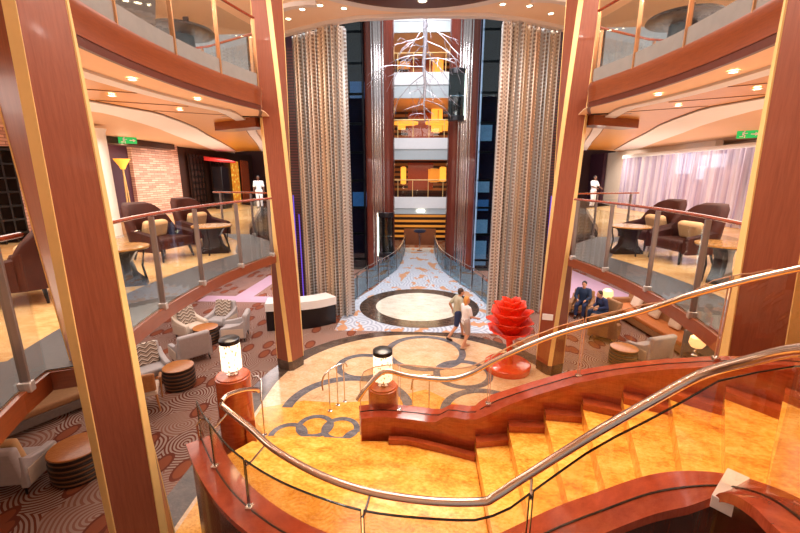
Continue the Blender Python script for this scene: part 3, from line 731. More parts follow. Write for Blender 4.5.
# -- brown tub lounge chair of the upper lounge (front looks along +Y)
def brown_chair(label, loc, rz, group):
    t = thing('lounge_chair', label, 'chair', loc, rz, group)
    rbox('seat', (0, .03, .33), (.70, .72, .2), 'brown_leather', t, .06)
    # tall wrapped back
    rings = []
    for i in range(13):
        a = pi*(.0+i/12); x = .42*cos(a); y = -.12-.32*sin(a); w = sin(a)
        top = .60+.48*min(1, 1.25*w)**.8; lean = .20*w
        rings.append([(x*.86, y*.86+.04, .22), (x*.92, y*.92-lean*.6+.04, top-.04), (x*1.02, y*1.02-lean, top), (x*1.12, y*1.12-lean*.7, top-.05), (x*1.08, y*1.08, .2)])
    MB().loft(rings).build('backrest', 'brown_leather', t, smooth='all', bevel=0)
    for s in (-1, 1):
        MB().loft([[(s*(.36+.0*i), -.16+.17*i, .22), (s*.37, -.16+.17*i, .60-.035*i-.02), (s*.42, -.16+.17*i, .62-.035*i), (s*.47, -.16+.17*i, .59-.035*i), (s*.46, -.16+.17*i, .2)] for i in range(4)]).build('arm', 'brown_leather', t, smooth=True)
    c = rbox('cushion', (0, -.14, .58), (.48, .16, .34), 'tan_cushion', t, .07, rx=-.3)
    legs(t, ((.3, .3), (-.3, .3), (.28, -.3), (-.28, -.3)), .24, 'black_wood')
    t.scale = (1.17, 1.17, 1.1); return t
# -- low table with bright wooden top on a black sculpted base
def lounge_table(label, loc, rz, group):
    t = thing('side_table', label, 'table', loc, rz, group)
    MB().lathe([(.36, .60), (.43, .62), (.43, .645), (.0, .647)], n=36).build('table_top', 'table_gold', t, smooth=True)
    MB().lathe([(.0, .595), (.41, .6), (.43, .622), (.36, .622)], n=36).build('rim', 'black_wood', t, smooth=True)
    MB().loft([[(x*w, y*.10, z) for x, y in ((-1, -1), (1, -1), (1, 1), (-1, 1))] for z, w in ((0, .34), (.06, .33), (.2, .2), (.4, .15), (.55, .24), (.6, .3))]).build('base', 'black_wood', t, bevel=.01)
    for k in range(3):
        a = k*2*pi/3+.5
        MB().tube([(.36*cos(a), .36*sin(a), .6), (.3*cos(a), .3*sin(a), .3), (.34*cos(a), .34*sin(a), 0)], [.022, .018, .022], 8).build('leg', 'black_wood', t, smooth=True)
    return t
gl_ = 'brown lounge chairs of the left lounge'; gr_ = 'brown lounge chairs of the right lounge'
F = lambda dx, dy: atan2(dy, dx)-pi/2     # rz that turns +Y towards (dx, dy)
brown_chair('brown leather lounge chair beside the near table, left lounge', (-5.55, 8.15, ZM), F(1, -.25), gl_)
brown_chair('brown leather lounge chair with tan cushion facing the far table, left lounge', (-5.65, 9.95, ZM), F(1, -.3), gl_)
brown_chair('brown leather lounge chair at the frame edge, left of the nearest column', (-5.7, 5.25, ZM), F(-1, -.35), gl_)
brown_chair('brown leather lounge chair farthest back by the railing, right lounge', (5.6, 9.9, ZM), F(-1, -.2), gr_)
brown_chair('brown leather lounge chair in the middle of the right lounge', (5.5, 8.45, ZM), F(-1, -.2), gr_)
brown_chair('brown leather lounge chair partly hidden by the right column', (6.0, 6.3, ZM), F(-1, .1), gr_)
lounge_table('round golden-topped table with black base nearest the left column', (-4.8, 5.95, ZM), .4, 'golden-topped lounge tables')
lounge_table('round golden-topped table before the rear brown chair, left lounge', (-4.75, 8.75, ZM), .2, 'golden-topped lounge tables')
lounge_table('round golden-topped table by the railing, right lounge', (4.75, 9.15, ZM), .1, 'golden-topped lounge tables')
lounge_table('round golden-topped table half hidden by the right column', (5.1, 6.75, ZM), .7, 'golden-topped lounge tables')

# -- drum table
def drum(label, loc, r=.36, h=.52):
    t = thing('drum_table', label, 'table', loc, random.random(), 'striped drum tables')
    prof = [(r*.86, 0), (r*.94, .03)]
    for k in range(5):
        z = .04+k*(h-.07)/5; b = r*(.96+.05*sin(pi*(k+.5)/5)); prof += [(b-.012, z), (b, z+.012), (b, z+(h-.07)/5-.018), (b-.012, z+(h-.07)/5-.006)]
    MB().lathe(prof+[(r, h-.025), (r, h)], n=40).build('drum', 'drum_stripes', t, smooth=True)
    MB().lathe([(r*.97, h-.01), (r*.97, h+.012), (r*.9, h+.016), (0, h+.016)], n=40).build('table_top', 'drum_top', t, smooth=True)
    return t
drum('striped drum table beside the wooden-armed chair, left lobby', (-6.0, 8.75, 0), .36, .55)
drum('striped drum table between the grey armchairs, left lobby', (-6.75, 11.4, 0), .38, .52)
drum('large dark drum table with orange top at the lower left', (-6.0, 5.75, 0), .42, .55)
drum('striped drum table beside the grey armchair, right lobby', (5.7, 10.45, 0), .36, .55)

# -- grey upholstered armchair
def armchair(label, loc, rz, pillow='chevron', fab='grey_fabric', group='grey lobby armchairs', w=.82, side='cream_panel'):
    t = thing('armchair', label, 'armchair', loc, rz, group)
    rbox('seat', (0, .06, .33), (w-.22, .66, .2), fab, t, .05)
    rbox('backrest', (0, -.32, .55), (w-.1, .16, .74), fab, t, .06, rx=-radians(-10))
    for s in (-1, 1):
        a = MB().loft([[(s*(w/2-.12), y, .14), (s*(w/2-.13), y, zt), (s*(w/2), y, zt), (s*w/2, y, .14)] for y, zt in ((-.36, .74), (-.2, .62), (.1, .55), (.36, .53), (.40, .46))]).build('arm', fab, t, bevel=.025)
        MB().box((s*(w/2+.004), .02, .33), (.012, .66, .30)).build('side_panel', side, a, bevel=.005)
    if pillow:
        p = rbox('cushion', (0, -.16, .70), (.56, .14, .58), pillow, t, .06, rx=radians(14))
    legs(t, ((w/2-.1, .3), (-w/2+.1, .3), (w/2-.1, -.3), (-w/2+.1, -.3)), .16, 'black_wood', .026, .016, .02)
    return t
armchair('grey armchair with chevron cushion beside the near drum table', (-6.95, 9.0, 0), F(.75, -.65))
armchair('grey armchair turned away from us, left of the drum table', (-6.55, 10.2, 0), F(-.75, .65), None, w=.95)
armchair('grey armchair with chevron back cushion farthest from the stairs', (-6.85, 12.6, 0), F(-.1, -1))
armchair('pale grey armchair seen from its side, nearest the column', (-5.95, 11.75, 0), F(-1, -.25), None)
armchair('pale grey armchair at the lower left corner', (-6.9, 5.5, 0), F(-.2, 1), 'tan_cushion')
armchair('grey armchair seen from behind, right lobby', (6.6, 10.8, 0), F(-.35, .95), None, w=.95)
armchair('beige armchair beyond the drum table, right lobby', (6.0, 12.3, 0), F(.6, .8), None, 'tan_sofa', side='tan_sofa')
armchair('beige armchair at the far end of the right sofa, person seated', (6.2, 14.65, 0), F(-.5, -.8), None, 'tan_sofa', side='tan_sofa')
# wooden-armed chair and floral chair
t = thing('armchair', 'open-armed wooden chair with cream seat beside the left column', 'armchair', (-6.25, 7.8, 0), F(-.5, .85), 'wooden-armed lobby chairs')
rbox('seat', (0, .05, .42), (.6, .6, .12), 'cream_panel', t, .04); rbox('backrest', (0, -.28, .72), (.58, .09, .46), 'chair_wood', t, .04, rx=radians(10))
for s in (-1, 1): MB().tube([(s*.33, -.28, .8), (s*.35, 0, .68), (s*.34, .3, .64), (s*.32, .34, .4), (s*.31, .36, .0)], [.03, .032, .03, .024, .018], 8).build('arm', 'chair_wood', t, smooth=True)
legs(t, ((.27, -.28), (-.27, -.28)), .4, 'chair_wood')
armchair('cream armchair with patterned cushion under the left deck edge', (-7.55, 11.9, 0), F(.8, -.4), 'chevron', 'cream_panel', w=.8)

# -- sofas
def sofa(label, loc, rz, L, n, fab, seatm, pil, skip=()):
    t = thing('sofa', label, 'sofa', loc, rz)
    rbox('base', (0, 0, .2), (L, .84, .24), fab, t, .04)
    rbox('seat', (0, .06, .38), (L-.3, .74, .16), seatm, t, .05)
    rbox('backrest', (0, -.36, .62), (L, .18, .56), fab, t, .05, rx=radians(8))
    for s in (-1, 1): rbox('arm', (s*(L/2-.08), 0, .42), (.17, .84, .46), fab, t, .05)
    rbox('top_rail', (0, -.42, .9), (L+.02, .06, .04), 'chair_wood', t, .012)
    for x in (-L/2+.15, L/2-.15):
        for y in (-.34, .34): MB().lathe([(.02, 0), (.03, .1)], (x, y, 0), 8).build('leg', 'black_wood', t)
    M4 = Matrix.Translation(loc) @ Matrix.Rotation(rz, 4, 'Z')
    return t, M4
def cushion(label, M4, x, m, group, rz):
    p = M4 @ Vector((x, -.10, .70))
    o = MB().box((0, 0, 0), (.46, .15, .44)).build('sofa_cushion', m, None, bevel=.06, loc=p); o.rotation_euler = (radians(14), radians(random.uniform(-8, 8)), rz)
    tag(o, label, 'cushion', group)
rz = F(-1, -.08)
t, M4 = sofa('long tan sofa with orange seat under the right deck edge', (7.95, 13.0, 0), rz, 4.0, 3, 'tan_sofa', 'sofa_seat', None)
cushion('pale cushion on the right sofa, farthest from us', M4, -.85, 'cream_panel', 'cushions on the right sofa', rz)
cushion('pale patterned cushion in the middle of the right sofa', M4, .15, 'cream_panel', 'cushions on the right sofa', rz)
cushion('pale cushion on the right sofa, nearest its end panel', M4, 1.15, 'cream_panel', 'cushions on the right sofa', rz)
rbox_o = MB().box((0, 0, 0), (.95, .1, .95)).build('sofa_screen', 'grey_fabric_dark', None, bevel=.02, loc=(8.0, 10.85, .475)); tag(rbox_o, 'dark grey upholstered screen at the near end of the right sofa', 'screen')
rz = F(.9, -.5)
t, M4 = sofa('dark brown sofa under the left deck edge at the lower left', (-8.2, 7.35, 0), rz, 2.9, 3, 'grey_fabric_dark', 'tan_sofa', None)
cushion('olive cushion on the lower left sofa, nearest the frame edge', M4, -.75, 'tan_sofa', 'cushions on the left sofa', rz)
cushion('grey cushion on the lower left sofa, nearer the column', M4, .2, 'grey_fabric_dark', 'cushions on the left sofa', rz)

# -- table lamps on small black side tables
def lamp_table(label, loc):
    t = thing('side_table', label, 'table', loc)
    MB().lathe([(.22, 0), (.22, .02), (.03, .04), (.03, .5), (.26, .52), (.26, .55)], n=24).build('table_top', 'black_wood', t, smooth=True)
def table_lamp(label, loc):
    t = thing('table_lamp', label, 'lamp', loc)
    MB().lathe([(.08, 0), (.09, .03), (.05, .06), (.07, .12), (.025, .2), (.02, .28)], n=20).build('base', 'chrome', t, smooth=True)
    MB().lathe([(.13, .26), (.19, .36), (.17, .52), (.1, .58)], n=24).build('lamp_shade', 'lamp_glow', t, smooth=True)
lamp_table('small black round table behind the near end of the right sofa', (7.3, 10.0, 0)); table_lamp('glowing cream table lamp near the right column, lower lobby', (7.3, 10.0, .55))
lamp_table('small black round table at the far end of the right sofa', (6.95, 14.3, 0)); table_lamp('glowing cream table lamp behind the seated people', (6.95, 14.3, .55))

# -- white curved bar between column and bead curtain
t = thing('bar_counter', 'white topped curved bar counter with black base beside the left bead curtain', 'counter', (-4.2, 12.8, 0))
P = smooth_path([(-1.05, -.1, 0), (-.6, .0, 0), (0, .1, 0), (.55, .35, 0), (1.0, .75, 0)], 5); P2 = [(p[0], p[1]) for p in P]
MB().ribbon(P2, -.3, .3, .0, .72).build('base', 'bar_black', t, smooth=True)
MB().ribbon(P2, -.36, .36, .72, 1.0).build('counter_top', 'white_paint', t, smooth=True)

# -- upper deck tables and chair
def bistro(label, loc):
    t = thing('pedestal_table', label, 'table', loc, 0, 'black pedestal tables')
    MB().lathe([(.3, 0), (.3, .03), (.22, .05), (.2, .66), (.4, .7)], n=28).build('pedestal', 'dark_table', t, smooth=True)
    MB().lathe([(.0, .7), (.52, .70), (.56, .73), (.54, .77), (0, .78)], n=36).build('table_top', 'dark_table', t, smooth=True)
    MB().box((.1, 0, .88), (.1, .02, .2)).build('menu_card', 'dark_brown', t)
bistro('black round pedestal table behind the left upper balustrade', (-4.35, 7.7, ZU)); bistro('black round pedestal table behind the right upper balustrade', (4.35, 7.55, ZU))
t = thing('banquette', 'dark curved seat back behind the left upper balustrade', 'seat', (-4.5, 5.7, ZU), F(-1, .2))
rbox('seat', (0, .1, .23), (1.6, .6, .46), 'grey_fabric_dark', t, .08); rbox('backrest', (0, -.28, .62), (1.7, .16, .7), 'grey_fabric_dark', t, .07, rx=radians(10))

# -- fittings on the lounge side walls, left
def wallbox(name, x, y, z, dx, dy, dz, m, lab, cat, bev=.01):
    return tag(MB().box((0, 0, 0), (dx, dy, dz)).build(name, m, None, bevel=bev, loc=(x, y, z)), lab, cat)
struct(MB().box((-11.6, 17.2, 5.0), (.3, 3.1, 3.1)).build('wall_brick_left', 'brick'), 'stacked stone brick wall of the left lounge')
struct(MB().box((-11.6, 10.9, 5.0), (.3, 3.4, 3.1)).build('wall_brick_left', 'brick'), 'stacked stone brick wall beyond the nearest column')
struct(MB().box((-11.75, 14.4, 5.0), (.3, 3.6, 3.1)).build('wall_niche_left', 'plum'), 'dark plum niche behind the floor lamp')
struct(MB().box((-11.75, 23, 5.0), (.3, 9, 3.1)).build('wall_rear_left', 'dark_brown'), 'dark shelved wall of the left lounge')
t = thing('round_pillar', 'white round pillar just right of the nearest wooden column', 'pillar', (-8.9, 10.9, ZM))
MB().lathe([(.27, 0), (.25, .1), (.22, 2.9), (.26, 3.0)], n=28).build('shaft', 'white_paint', t, smooth=True)
t = thing('floor_lamp', 'tall torch floor lamp with glowing amber bowl, left lounge', 'lamp', (-11.2, 14.75, ZM))
MB().lathe([(.2, 0), (.2, .03), (.05, .06)], n=20).build('base', 'gold_strip', t, smooth=True)
MB().tube([(-.05, 0, .04), (-.02, .0, 1.2), (0, 0, 2.0)], .03, 8).build('pole', 'gold_strip', t); MB().tube([(.06, .05, .04), (.03, .03, 1.2), (0, 0, 2.0)], .02, 8).build('pole', 'gold_strip', t)
MB().lathe([(.07, 1.98), (.12, 2.1), (.28, 2.36)], n=24).build('lamp_shade', 'amber', t, smooth=True)
t = thing('wine_rack', 'black lattice shelving against brick at the far left edge', 'shelf', (-10.9, 9.6, ZM))
for k in range(7): MB().box((0, 0, .25+k*.36), (.35, 1.3, .05)).build('shelf_board', 'black_wood', t)
for k in range(5): MB().box((0, -.62+k*.31, 1.25), (.34, .05, 2.5)).build('upright', 'black_wood', t)
for y, m, lab, nm in ((20.2, 'lattice', 'dark lattice screen right of the brick wall', 'lattice_screen'), (22.3, 'lattice', 'dark lattice screen beside the glowing gold panel', 'lattice_screen'), ):
    t = thing(nm, lab, 'screen', (-11.45, y, ZM))
    MB().box((0, 0, 1.4), (.06, 1.3, 2.8)).build('panel', 'dark_brown', t)
    for k in range(9): MB().box((.05, 0, .15+k*.31), (.05, 1.3, .05)).build('lattice_bar', 'black_wood', t)
    for k in range(5): MB().box((.05, -.6+k*.3, 1.4), (.05, .05, 2.8)).build('lattice_bar', 'black_wood', t)
wallbox('gold_mosaic_panel', -11.5, 24.6, 4.75, .08, .9, 2.6, 'gold_mosaic', 'glowing gold mosaic panel on the left lounge wall', 'panel')
wallbox('wooden_door', -11.5, 26.0, 4.8, .08, 1.1, 2.7, 'red_wood', 'reddish wooden door right of the gold mosaic panel', 'door')
t = thing('display_cabinet', 'black cabinet with red canopy in the left lounge', 'cabinet', (-10.7, 21.2, ZM))
MB().box((0, 0, 1.1), (.5, .8, 2.2)).build('body', 'bar_black', t, bevel=.02); MB().loft([[(-.3, -1, 2.5), (-.3, 1, 2.5), (-.3, 1, 2.7), (-.3, -1, 2.7)], [(.5, -.8, 2.42), (.5, .8, 2.42), (.5, .8, 2.5), (.5, -.8, 2.5)]]).build('canopy', 'red_shade', t)
struct(MB().box((-11.3, 15.5, 6.42), (.9, 4.2, .22)).build('beam_wall_left', 'dark_brown'), 'dark beam above the niche and brick wall')
# -- right
struct(MB().box((11.7, 21.5, 5.0), (.3, 9.5, 3.1)).build('wall_panel_right', 'wall_cream'), 'cream wall panel of the right lounge')
struct(MB().box((11.45, 16.6, 4.5), (.3, 3.0, 2.1)).build('wall_brick_right', 'brick'), 'brick wall behind the sheer curtain')
struct(MB().box((11.4, 27.0, 5.0), (.2, 2.4, 3.1)).build('wall_dark_right', 'plum'), 'plum wall at the far end of the right lounge')
for y, z, dy, dz in ((18.0, 5.72, 1.1, .9), (16.4, 5.75, 1.5, .5), (16.9, 5.3, .5, .5)):
    struct(MB().box((11.3, y, z), (.05, dy, dz)).build('window_1', 'window_glow'), 'bright window behind the sheer curtain')
def sheer(lab, y0, y1, x):
    n = 90; rings = []
    for i in range(n+1):
        y = y0+(y1-y0)*i/n; d = .09*sin(i*1.3)+.05*sin(i*.47); rings.append([(x+d, y, ZM+.02), (x+d*.7, y, 6.1)])
    tag(MB().loft(rings, 0, False, False).build('sheer_curtain', 'sheer', smooth='all', fix=False), lab, 'curtain')
sheer('sheer lilac white curtain, farther half, right lounge', 18.6, 22.4, 10.9); sheer('sheer lilac white curtain nearer the right column', 13.5, 18.4, 10.7)
struct(MB().box((11.0, 18.0, 6.18), (.25, 9.2, .16)).build('trim_curtain_pelmet', 'white_paint'), 'pelmet above the sheer curtains')
wallbox('wall_poster', 11.5, 13.3, 5.0, .06, .7, 2.2, 'cream_panel', 'tall pale framed panel between sheer curtain and right column', 'panel')
for s, nm in ((-1, 'left'), (1, 'right')):
    v = thing('air_vent', 'dark slotted air vent under the '+nm+' upper deck beside the far column', 'vent', (s*4.2, 9.6, 6.70), s*-.2)
    MB().box((0, .03, 0), (.85, .03, .30)).build('backing', 'bar_black', v)
    MB().box((0, 0, .15), (.9, .05, .03)).box((0, 0, -.15), (.9, .05, .03)).box((-.44, 0, 0), (.03, .05, .3)).box((.44, 0, 0), (.03, .05, .3)).build('frame', 'steel_dark', v)
    for k in range(6): MB().box((-.36+k*.145, 0, 0), (.02, .04, .28)).build('slat', 'steel_dark', v)
# exit signs: green box with a white running figure and arrow
def exit_sign(lab, loc, rz):
    t = thing('exit_sign', lab, 'sign', loc, rz)
    MB().box((0, 0, 0), (.56, .06, .22)).build('sign_box', 'exit_green', t, bevel=.01)
    mb = MB(); mb.lathe([(.0, -.026), (.026, 0), (0, .026)], (-.1, -.036, .085), 10)
    mb.box((-.12, -.036, .02), (.05, .01, .1)).box((-.16, -.036, -.06), (.09, .01, .03), 0).box((-.08, -.036, -.06), (.03, .01, .09)).box((-.06, -.036, .03), (.09, .01, .025))
    mb.build('pictogram', 'uniform_white', t)
    mb = MB().prism([(.06, -.016), (.16, -.016), (.16, -.06), (.25, 0), (.16, .06), (.16, .016), (.06, .016)], 0, .01); mb.v = [(v[0], -.032-v[2], v[1]) for v in mb.v]; mb.build('arrow', 'uniform_white', t)
exit_sign('green glowing exit sign at the ceiling above the left lounge', (-10.6, 14.4, 6.44), radians(40))
exit_sign('green glowing exit sign at the ceiling above the right lounge', (10.1, 13.3, 6.44), radians(-40))

# ================================================================== BEAD CURTAINS
def bead_curtain(lab, P, z0, z1, folds):
    P = smooth_path([(p[0], p[1], 0) for p in P], 10); L = plen(P); n = 260; me = MB(); rings = []; uvs = []
    rows = 14
    for i in range(n+1):
        p = at_len(P, L*i/n); q = at_len(P, min(L, L*i/n+.02)); r_ = at_len(P, max(0, L*i/n-.02)); a = atan2(q[1]-r_[1], q[0]-r_[0])
        d = .12*sin(2*pi*folds*i/n)+.05*sin(2*pi*folds*.37*i/n+1)
        rings.append([(p[0]-sin(a)*d*(1-.35*k/rows), p[1]+cos(a)*d*(1-.35*k/rows), z0+(z1-z0)*k/rows) for k in range(rows+1)])
    o = me.loft(rings, 0, False, False).build('bead_curtain', 'beads', smooth='all', fix=False)
    uv = o.data.uv_layers.new(name='UVMap'); w = rows+1
    for l in o.data.loops:
        i, k = divmod(l.vertex_index, w); uv.data[l.index].uv = (i/n*L, k/rows*(z1-z0))
    return tag(o, lab, 'curtain')
bead_curtain('tall shimmering bead curtain on the left of the lift lobby', [(-4.52, 14.85), (-4.2, 14.7), (-3.6, 14.35), (-2.95, 13.95), (-2.62, 13.95), (-2.6, 14.3)], .05, 9.9, 13)
bead_curtain('tall shimmering bead curtain on the right of the lift lobby', [(4.6, 14.85), (4.25, 14.7), (3.6, 14.35), (2.95, 13.95), (2.62, 13.95), (2.6, 14.3)], .05, 9.9, 13)

for s, nm in ((-1, 'left'), (1, 'right')):
    t = thing('light_strip', 'purple glowing light strips on the slatted wall beside the '+nm+' bead curtain', 'light', (s*5.0, 16.45, 0))
    for x, z0, z1 in ((-.32, 6.2, 8.2), (-.2, 5.0, 7.6), (.1, 0, 3.6), (.3, 0, 4.4)): MB().box((-s*-x if s > 0 else -x, 0, (z0+z1)/2), (.035, .04, z1-z0)).build('tube', 'purple_glow', t)
# ================================================================== LIFT TOWERS
for s, nm in ((-1, 'left'), (1, 'right')):
    t = thing('lift_tower', 'dark wooden lift tower with silver bands, '+nm+' of the balconies', 'lift tower', (s*2.2, 22.0, 0))
    R = .79
    MB().lathe([(R, 0), (R, 16.4)], n=40).build('drum', 'tower_wood', t, smooth=True)
    for k, a in enumerate((-112, -100, -92, -82, -70)):
        a = radians(a)
        MB().lathe([(.045 if k in (0, 4) else .09, 0), (.045 if k in (0, 4) else .09, 16.4)], (R*cos(a)*1.0, R*sin(a), 0), 12).build('silver_band', 'silver', t, smooth=True)
    t = thing('lift_shaft', 'dark blue glazed lift shaft beside the '+nm+' tower', 'lift shaft', (s*3.46, 22.0, 0))
    MB().box((0, .5, 8), (.9, .5, 16)).build('shaft_wall', 'blue_dark', t)
    for x in (-.43, .43): MB().box((x, -.3, 8), (.08, .1, 16)).build('mullion', 'blue_pale' if (x*s < 0 and s > 0) else 'steel_dark', t)
    for k in range(11): MB().box((0, -.3, .6+k*1.45), (.9, .1, .12)).build('transom', 'steel_dark', t)
    for k, z in enumerate(((1.3, .6, 3.6, 2.4, 4.6, 7.4) if s > 0 else (2.2, 3.9, 6.6, 9.6, 8.1, 1.1))):
        MB().box((0, .2, z), (.6, .1, .8 if k % 2 else .6)).build('lit_panel', 'blue_pale' if s > 0 and k != 2 else 'blue_glow', t) if (s > 0 or k in (1, 3)) else None
    MB().box((0, -.34, 8), (.86, .02, 16)).build('glazing', 'blue_glass', t)
def lift_car(lab, x, y, z, s):
    t = thing('lift_car', lab, 'lift', (x, y, z))
    prof = [(.42*cos(a), .30*sin(a)) for a in [pi+pi*i/12 for i in range(13)]]
    MB().prism(prof, 0, .25).build('car_floor', 'steel_dark', t, bevel=.02); MB().prism(prof, 2.15, 2.4).build('car_roof', 'steel_dark', t, bevel=.02)
    MB().ribbon(prof, 0, .02, .25, 2.15).build('car_glass', 'blue_glass', t, smooth=True)
    MB().box((0, .02, 1.2), (.8, .06, 1.9)).build('car_back', 'dark_brown', t)
    MB().box((s*.4, -.06, 1.2), (.06, .06, 2.3)).build('light_strip', 'white_glow', t)
    MB().box((0, -.2, 1.15), (.7, .03, .05)).build('grab_rail', 'silver', t)
lift_car('glass lift car high on the right tower with lit edge', 1.75, 20.95, 7.85, 1)
lift_car('glass lift car low on the left tower with lit edge', -1.83, 20.95, .9, -1)

# ================================================================== BALCONIES AT THE FAR END
def balcony(z, hw, hg, lab, y=26.):
    t = thing('balcony', lab, 'balcony', (0, y, z))
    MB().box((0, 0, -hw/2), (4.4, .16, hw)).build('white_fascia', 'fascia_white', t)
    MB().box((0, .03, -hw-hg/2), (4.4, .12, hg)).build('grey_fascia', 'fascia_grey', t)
    MB().box((0, 3.4, -hw-hg*.5), (4.4, 6.6, .2)).build('slab', 'ceiling_peach', t)
    MB().box((0, -.02, .55), (4.4, .012, 1.0)).build('glass_panel', 'glass', t)
    MB().tube([(-2.2, -.02, 1.08), (2.2, -.02, 1.08)], .03, 8).build('handrail', 'gold_strip', t)
    for x in (-1.45, -.5, .5, 1.45): MB().box((x, -.02, .53), (.04, .04, 1.06)).build('post', 'gold_strip', t)
for z, hw, hg, lab in ((3.84, .72, .38, 'white fronted balcony lowest above the lift lobby doors'), (7.5, .66, .66, 'white fronted balcony second from the bottom at the far end'), (11.3, .7, .75, 'white fronted balcony third from the bottom, behind the silver tree'), (14.9, .8, .6, 'white fronted balcony at the very top behind the silver tree')):
    balcony(z, hw, hg, lab)
# lit interiors of each level
for k, (z, h) in enumerate(((0, 2.9), (3.84, 2.6), (7.5, 2.7), (11.3, 2.6))):
    t = thing('wall_screen', ('gold slatted screen behind the lobby doors at the far end', 'gold slatted screen above the lowest far balcony', 'dark red screen above the second far balcony', 'lit brown screen above the third far balcony')[k], 'screen', (0, 32.4, z))
    MB().box((0, 0, h/2), (4.6, .2, h)).build('panel', ('gold_slats', 'gold_slats_dim', 'gold_slats_dim', 'gold_slats_dim')[k], t)
    if k: MB().box((-.0, -.15, h/2), (2.0, .1, h*.8)).build('door_panel', 'red_wood', t)
def sconce(lab, x, y, z, w, h, m='amber'):
    t = thing('wall_lamp', lab, 'lamp', (x, y, z)); MB().box((0, 0, 0), (w, .08, h)).build('lamp_shade', m, t, bevel=.02); MB().box((0, .07, 0), (w*.6, .08, h*1.1)).build('backplate', 'gold_strip', t)
sconce('glowing amber panel left, above the lowest far balcony', -1.35, 31.9, 5.2, .42, 1.3); sconce('glowing amber panel right, above the lowest far balcony', 1.75, 31.9, 5.3, .5, 1.1); sconce('striped amber panel above the lowest far balcony', 1.05, 31.9, 5.2, .9, 1.0, 'amber_soft')
sconce('glowing amber panel above the second far balcony', 1.2, 31.9, 9.3, .85, 1.7); sconce('round amber light left above the second far balcony', -1.5, 31.9, 8.9, .6, .5); sconce('round amber light right above the second far balcony', 1.9, 31.9, 8.8, .5, .5)
sconce('glowing amber panel above the third far balcony', 1.2, 31.9, 13.1, .8, .9); sconce('amber light left above the third far balcony', -1.3, 31.9, 13.2, .9, .5, 'amber_soft')
def ring_lamp(lab, x, z):
    t = thing('ring_chandelier', lab, 'lamp', (x, 28.4, z)); mb = MB(); annulus(mb, 0, 0, .55, .85, 0, 32, h=.14); mb.build('ring', 'amber', t, smooth=True)
    MB().tube([(0, 0, 0), (0, 0, .75)], .02, 6).build('cord', 'black_wood', t); MB().box((0, 0, -.06), (1.2, .04, .04)).build('spoke', 'gold_strip', t)
ring_lamp('amber ring chandelier over the second far balcony, left', -1.05, 8.75); ring_lamp('amber ring chandelier over the second far balcony, right', 1.15, 8.75)
t = thing('lobby_doors', 'brown lobby doors below the lowest far balcony', 'door', (0, 30.0, 0))
for s in (-1, 1):
    d = MB().box((s*.62, 0, .62), (1.2, .08, 1.24)).build('door_leaf', 'door_brown', t, bevel=.01); MB().tube([(s*.1, -.06, .4), (s*.1, -.06, .95)], .02, 8).build('handle', 'silver', d)
t = thing('pedestal_sign', 'slim pole with dark blue oval sign before the lobby doors', 'sign', (0, 27.5, 0))
MB().lathe([(.2, 0), (.2, .03), (.03, .05), (.03, 1.3)], n=16).build('pole', 'silver', t); MB().lathe([(0, -.14), (.34, -.1), (.45, 0), (.34, .1), (0, .14)], (0, 0, 1.42), 24).build('sign_disc', 'navy', t, smooth=True)
s_ = thing('exit_sign', 'small lit exit sign on the lowest far balcony front', 'sign', (.05, 25.86, 2.95)); MB().box((0, 0, 0), (.5, .05, .14)).build('sign_box', 'white_glow', s_); MB().box((-.1, -.03, 0), (.16, .01, .06)).build('pictogram', 'exit_green', s_)

# ================================================================== SILVER TREE hanging from the ceiling
t = thing('hanging_tree', 'silver bare tree sculpture hanging upside down from the atrium ceiling', 'sculpture', (.1, 15.6, 7.1))
rt = random.Random(3)
MB().tube([(0, 0, 3.5), (.02, 0, 2.8), (-.03, .02, 2.0), (.04, 0, 1.3), (.0, 0, .7), (.03, 0, .1)], [.085, .075, .065, .05, .035, .012], 10).build('trunk', 'tree_silver', t, smooth=True)
def branch(p, d, L, r, depth, mb):
    P = [Vector(p)]; d = Vector(d).normalized()
    for k in range(5):
        d = (d+Vector((rt.uniform(-.3, .3), rt.uniform(-.3, .3), rt.uniform(-.28, .1)))).normalized(); P.append(P[-1]+d*L/5)
    mb.tube(P, [r*(1-.16*k) for k in range(6)], 6)
    if depth:
        for k in (2, 3, 4):
            branch(P[k], d+Vector((rt.uniform(-1, 1), rt.uniform(-1, 1), rt.uniform(-.5, .3))), L*.5, r*.55, depth-1, mb)
for k in range(26):
    z = 3.45-k*.125; a = k*2.4+.3
    if k < 15: dd = (cos(a), sin(a)*.6, rt.uniform(-.75, .15)); L = rt.uniform(1.2, 1.9)
    else: dd = (cos(a), sin(a)*.6, rt.uniform(-.5, .25)); L = rt.uniform(.55, 1.1)
    mb = MB(); branch((0, 0, z), dd, L, .020 if k < 15 else .015, 2 if k % 3 == 0 else 1, mb); mb.build('branch', 'tree_silver', t, smooth=True)

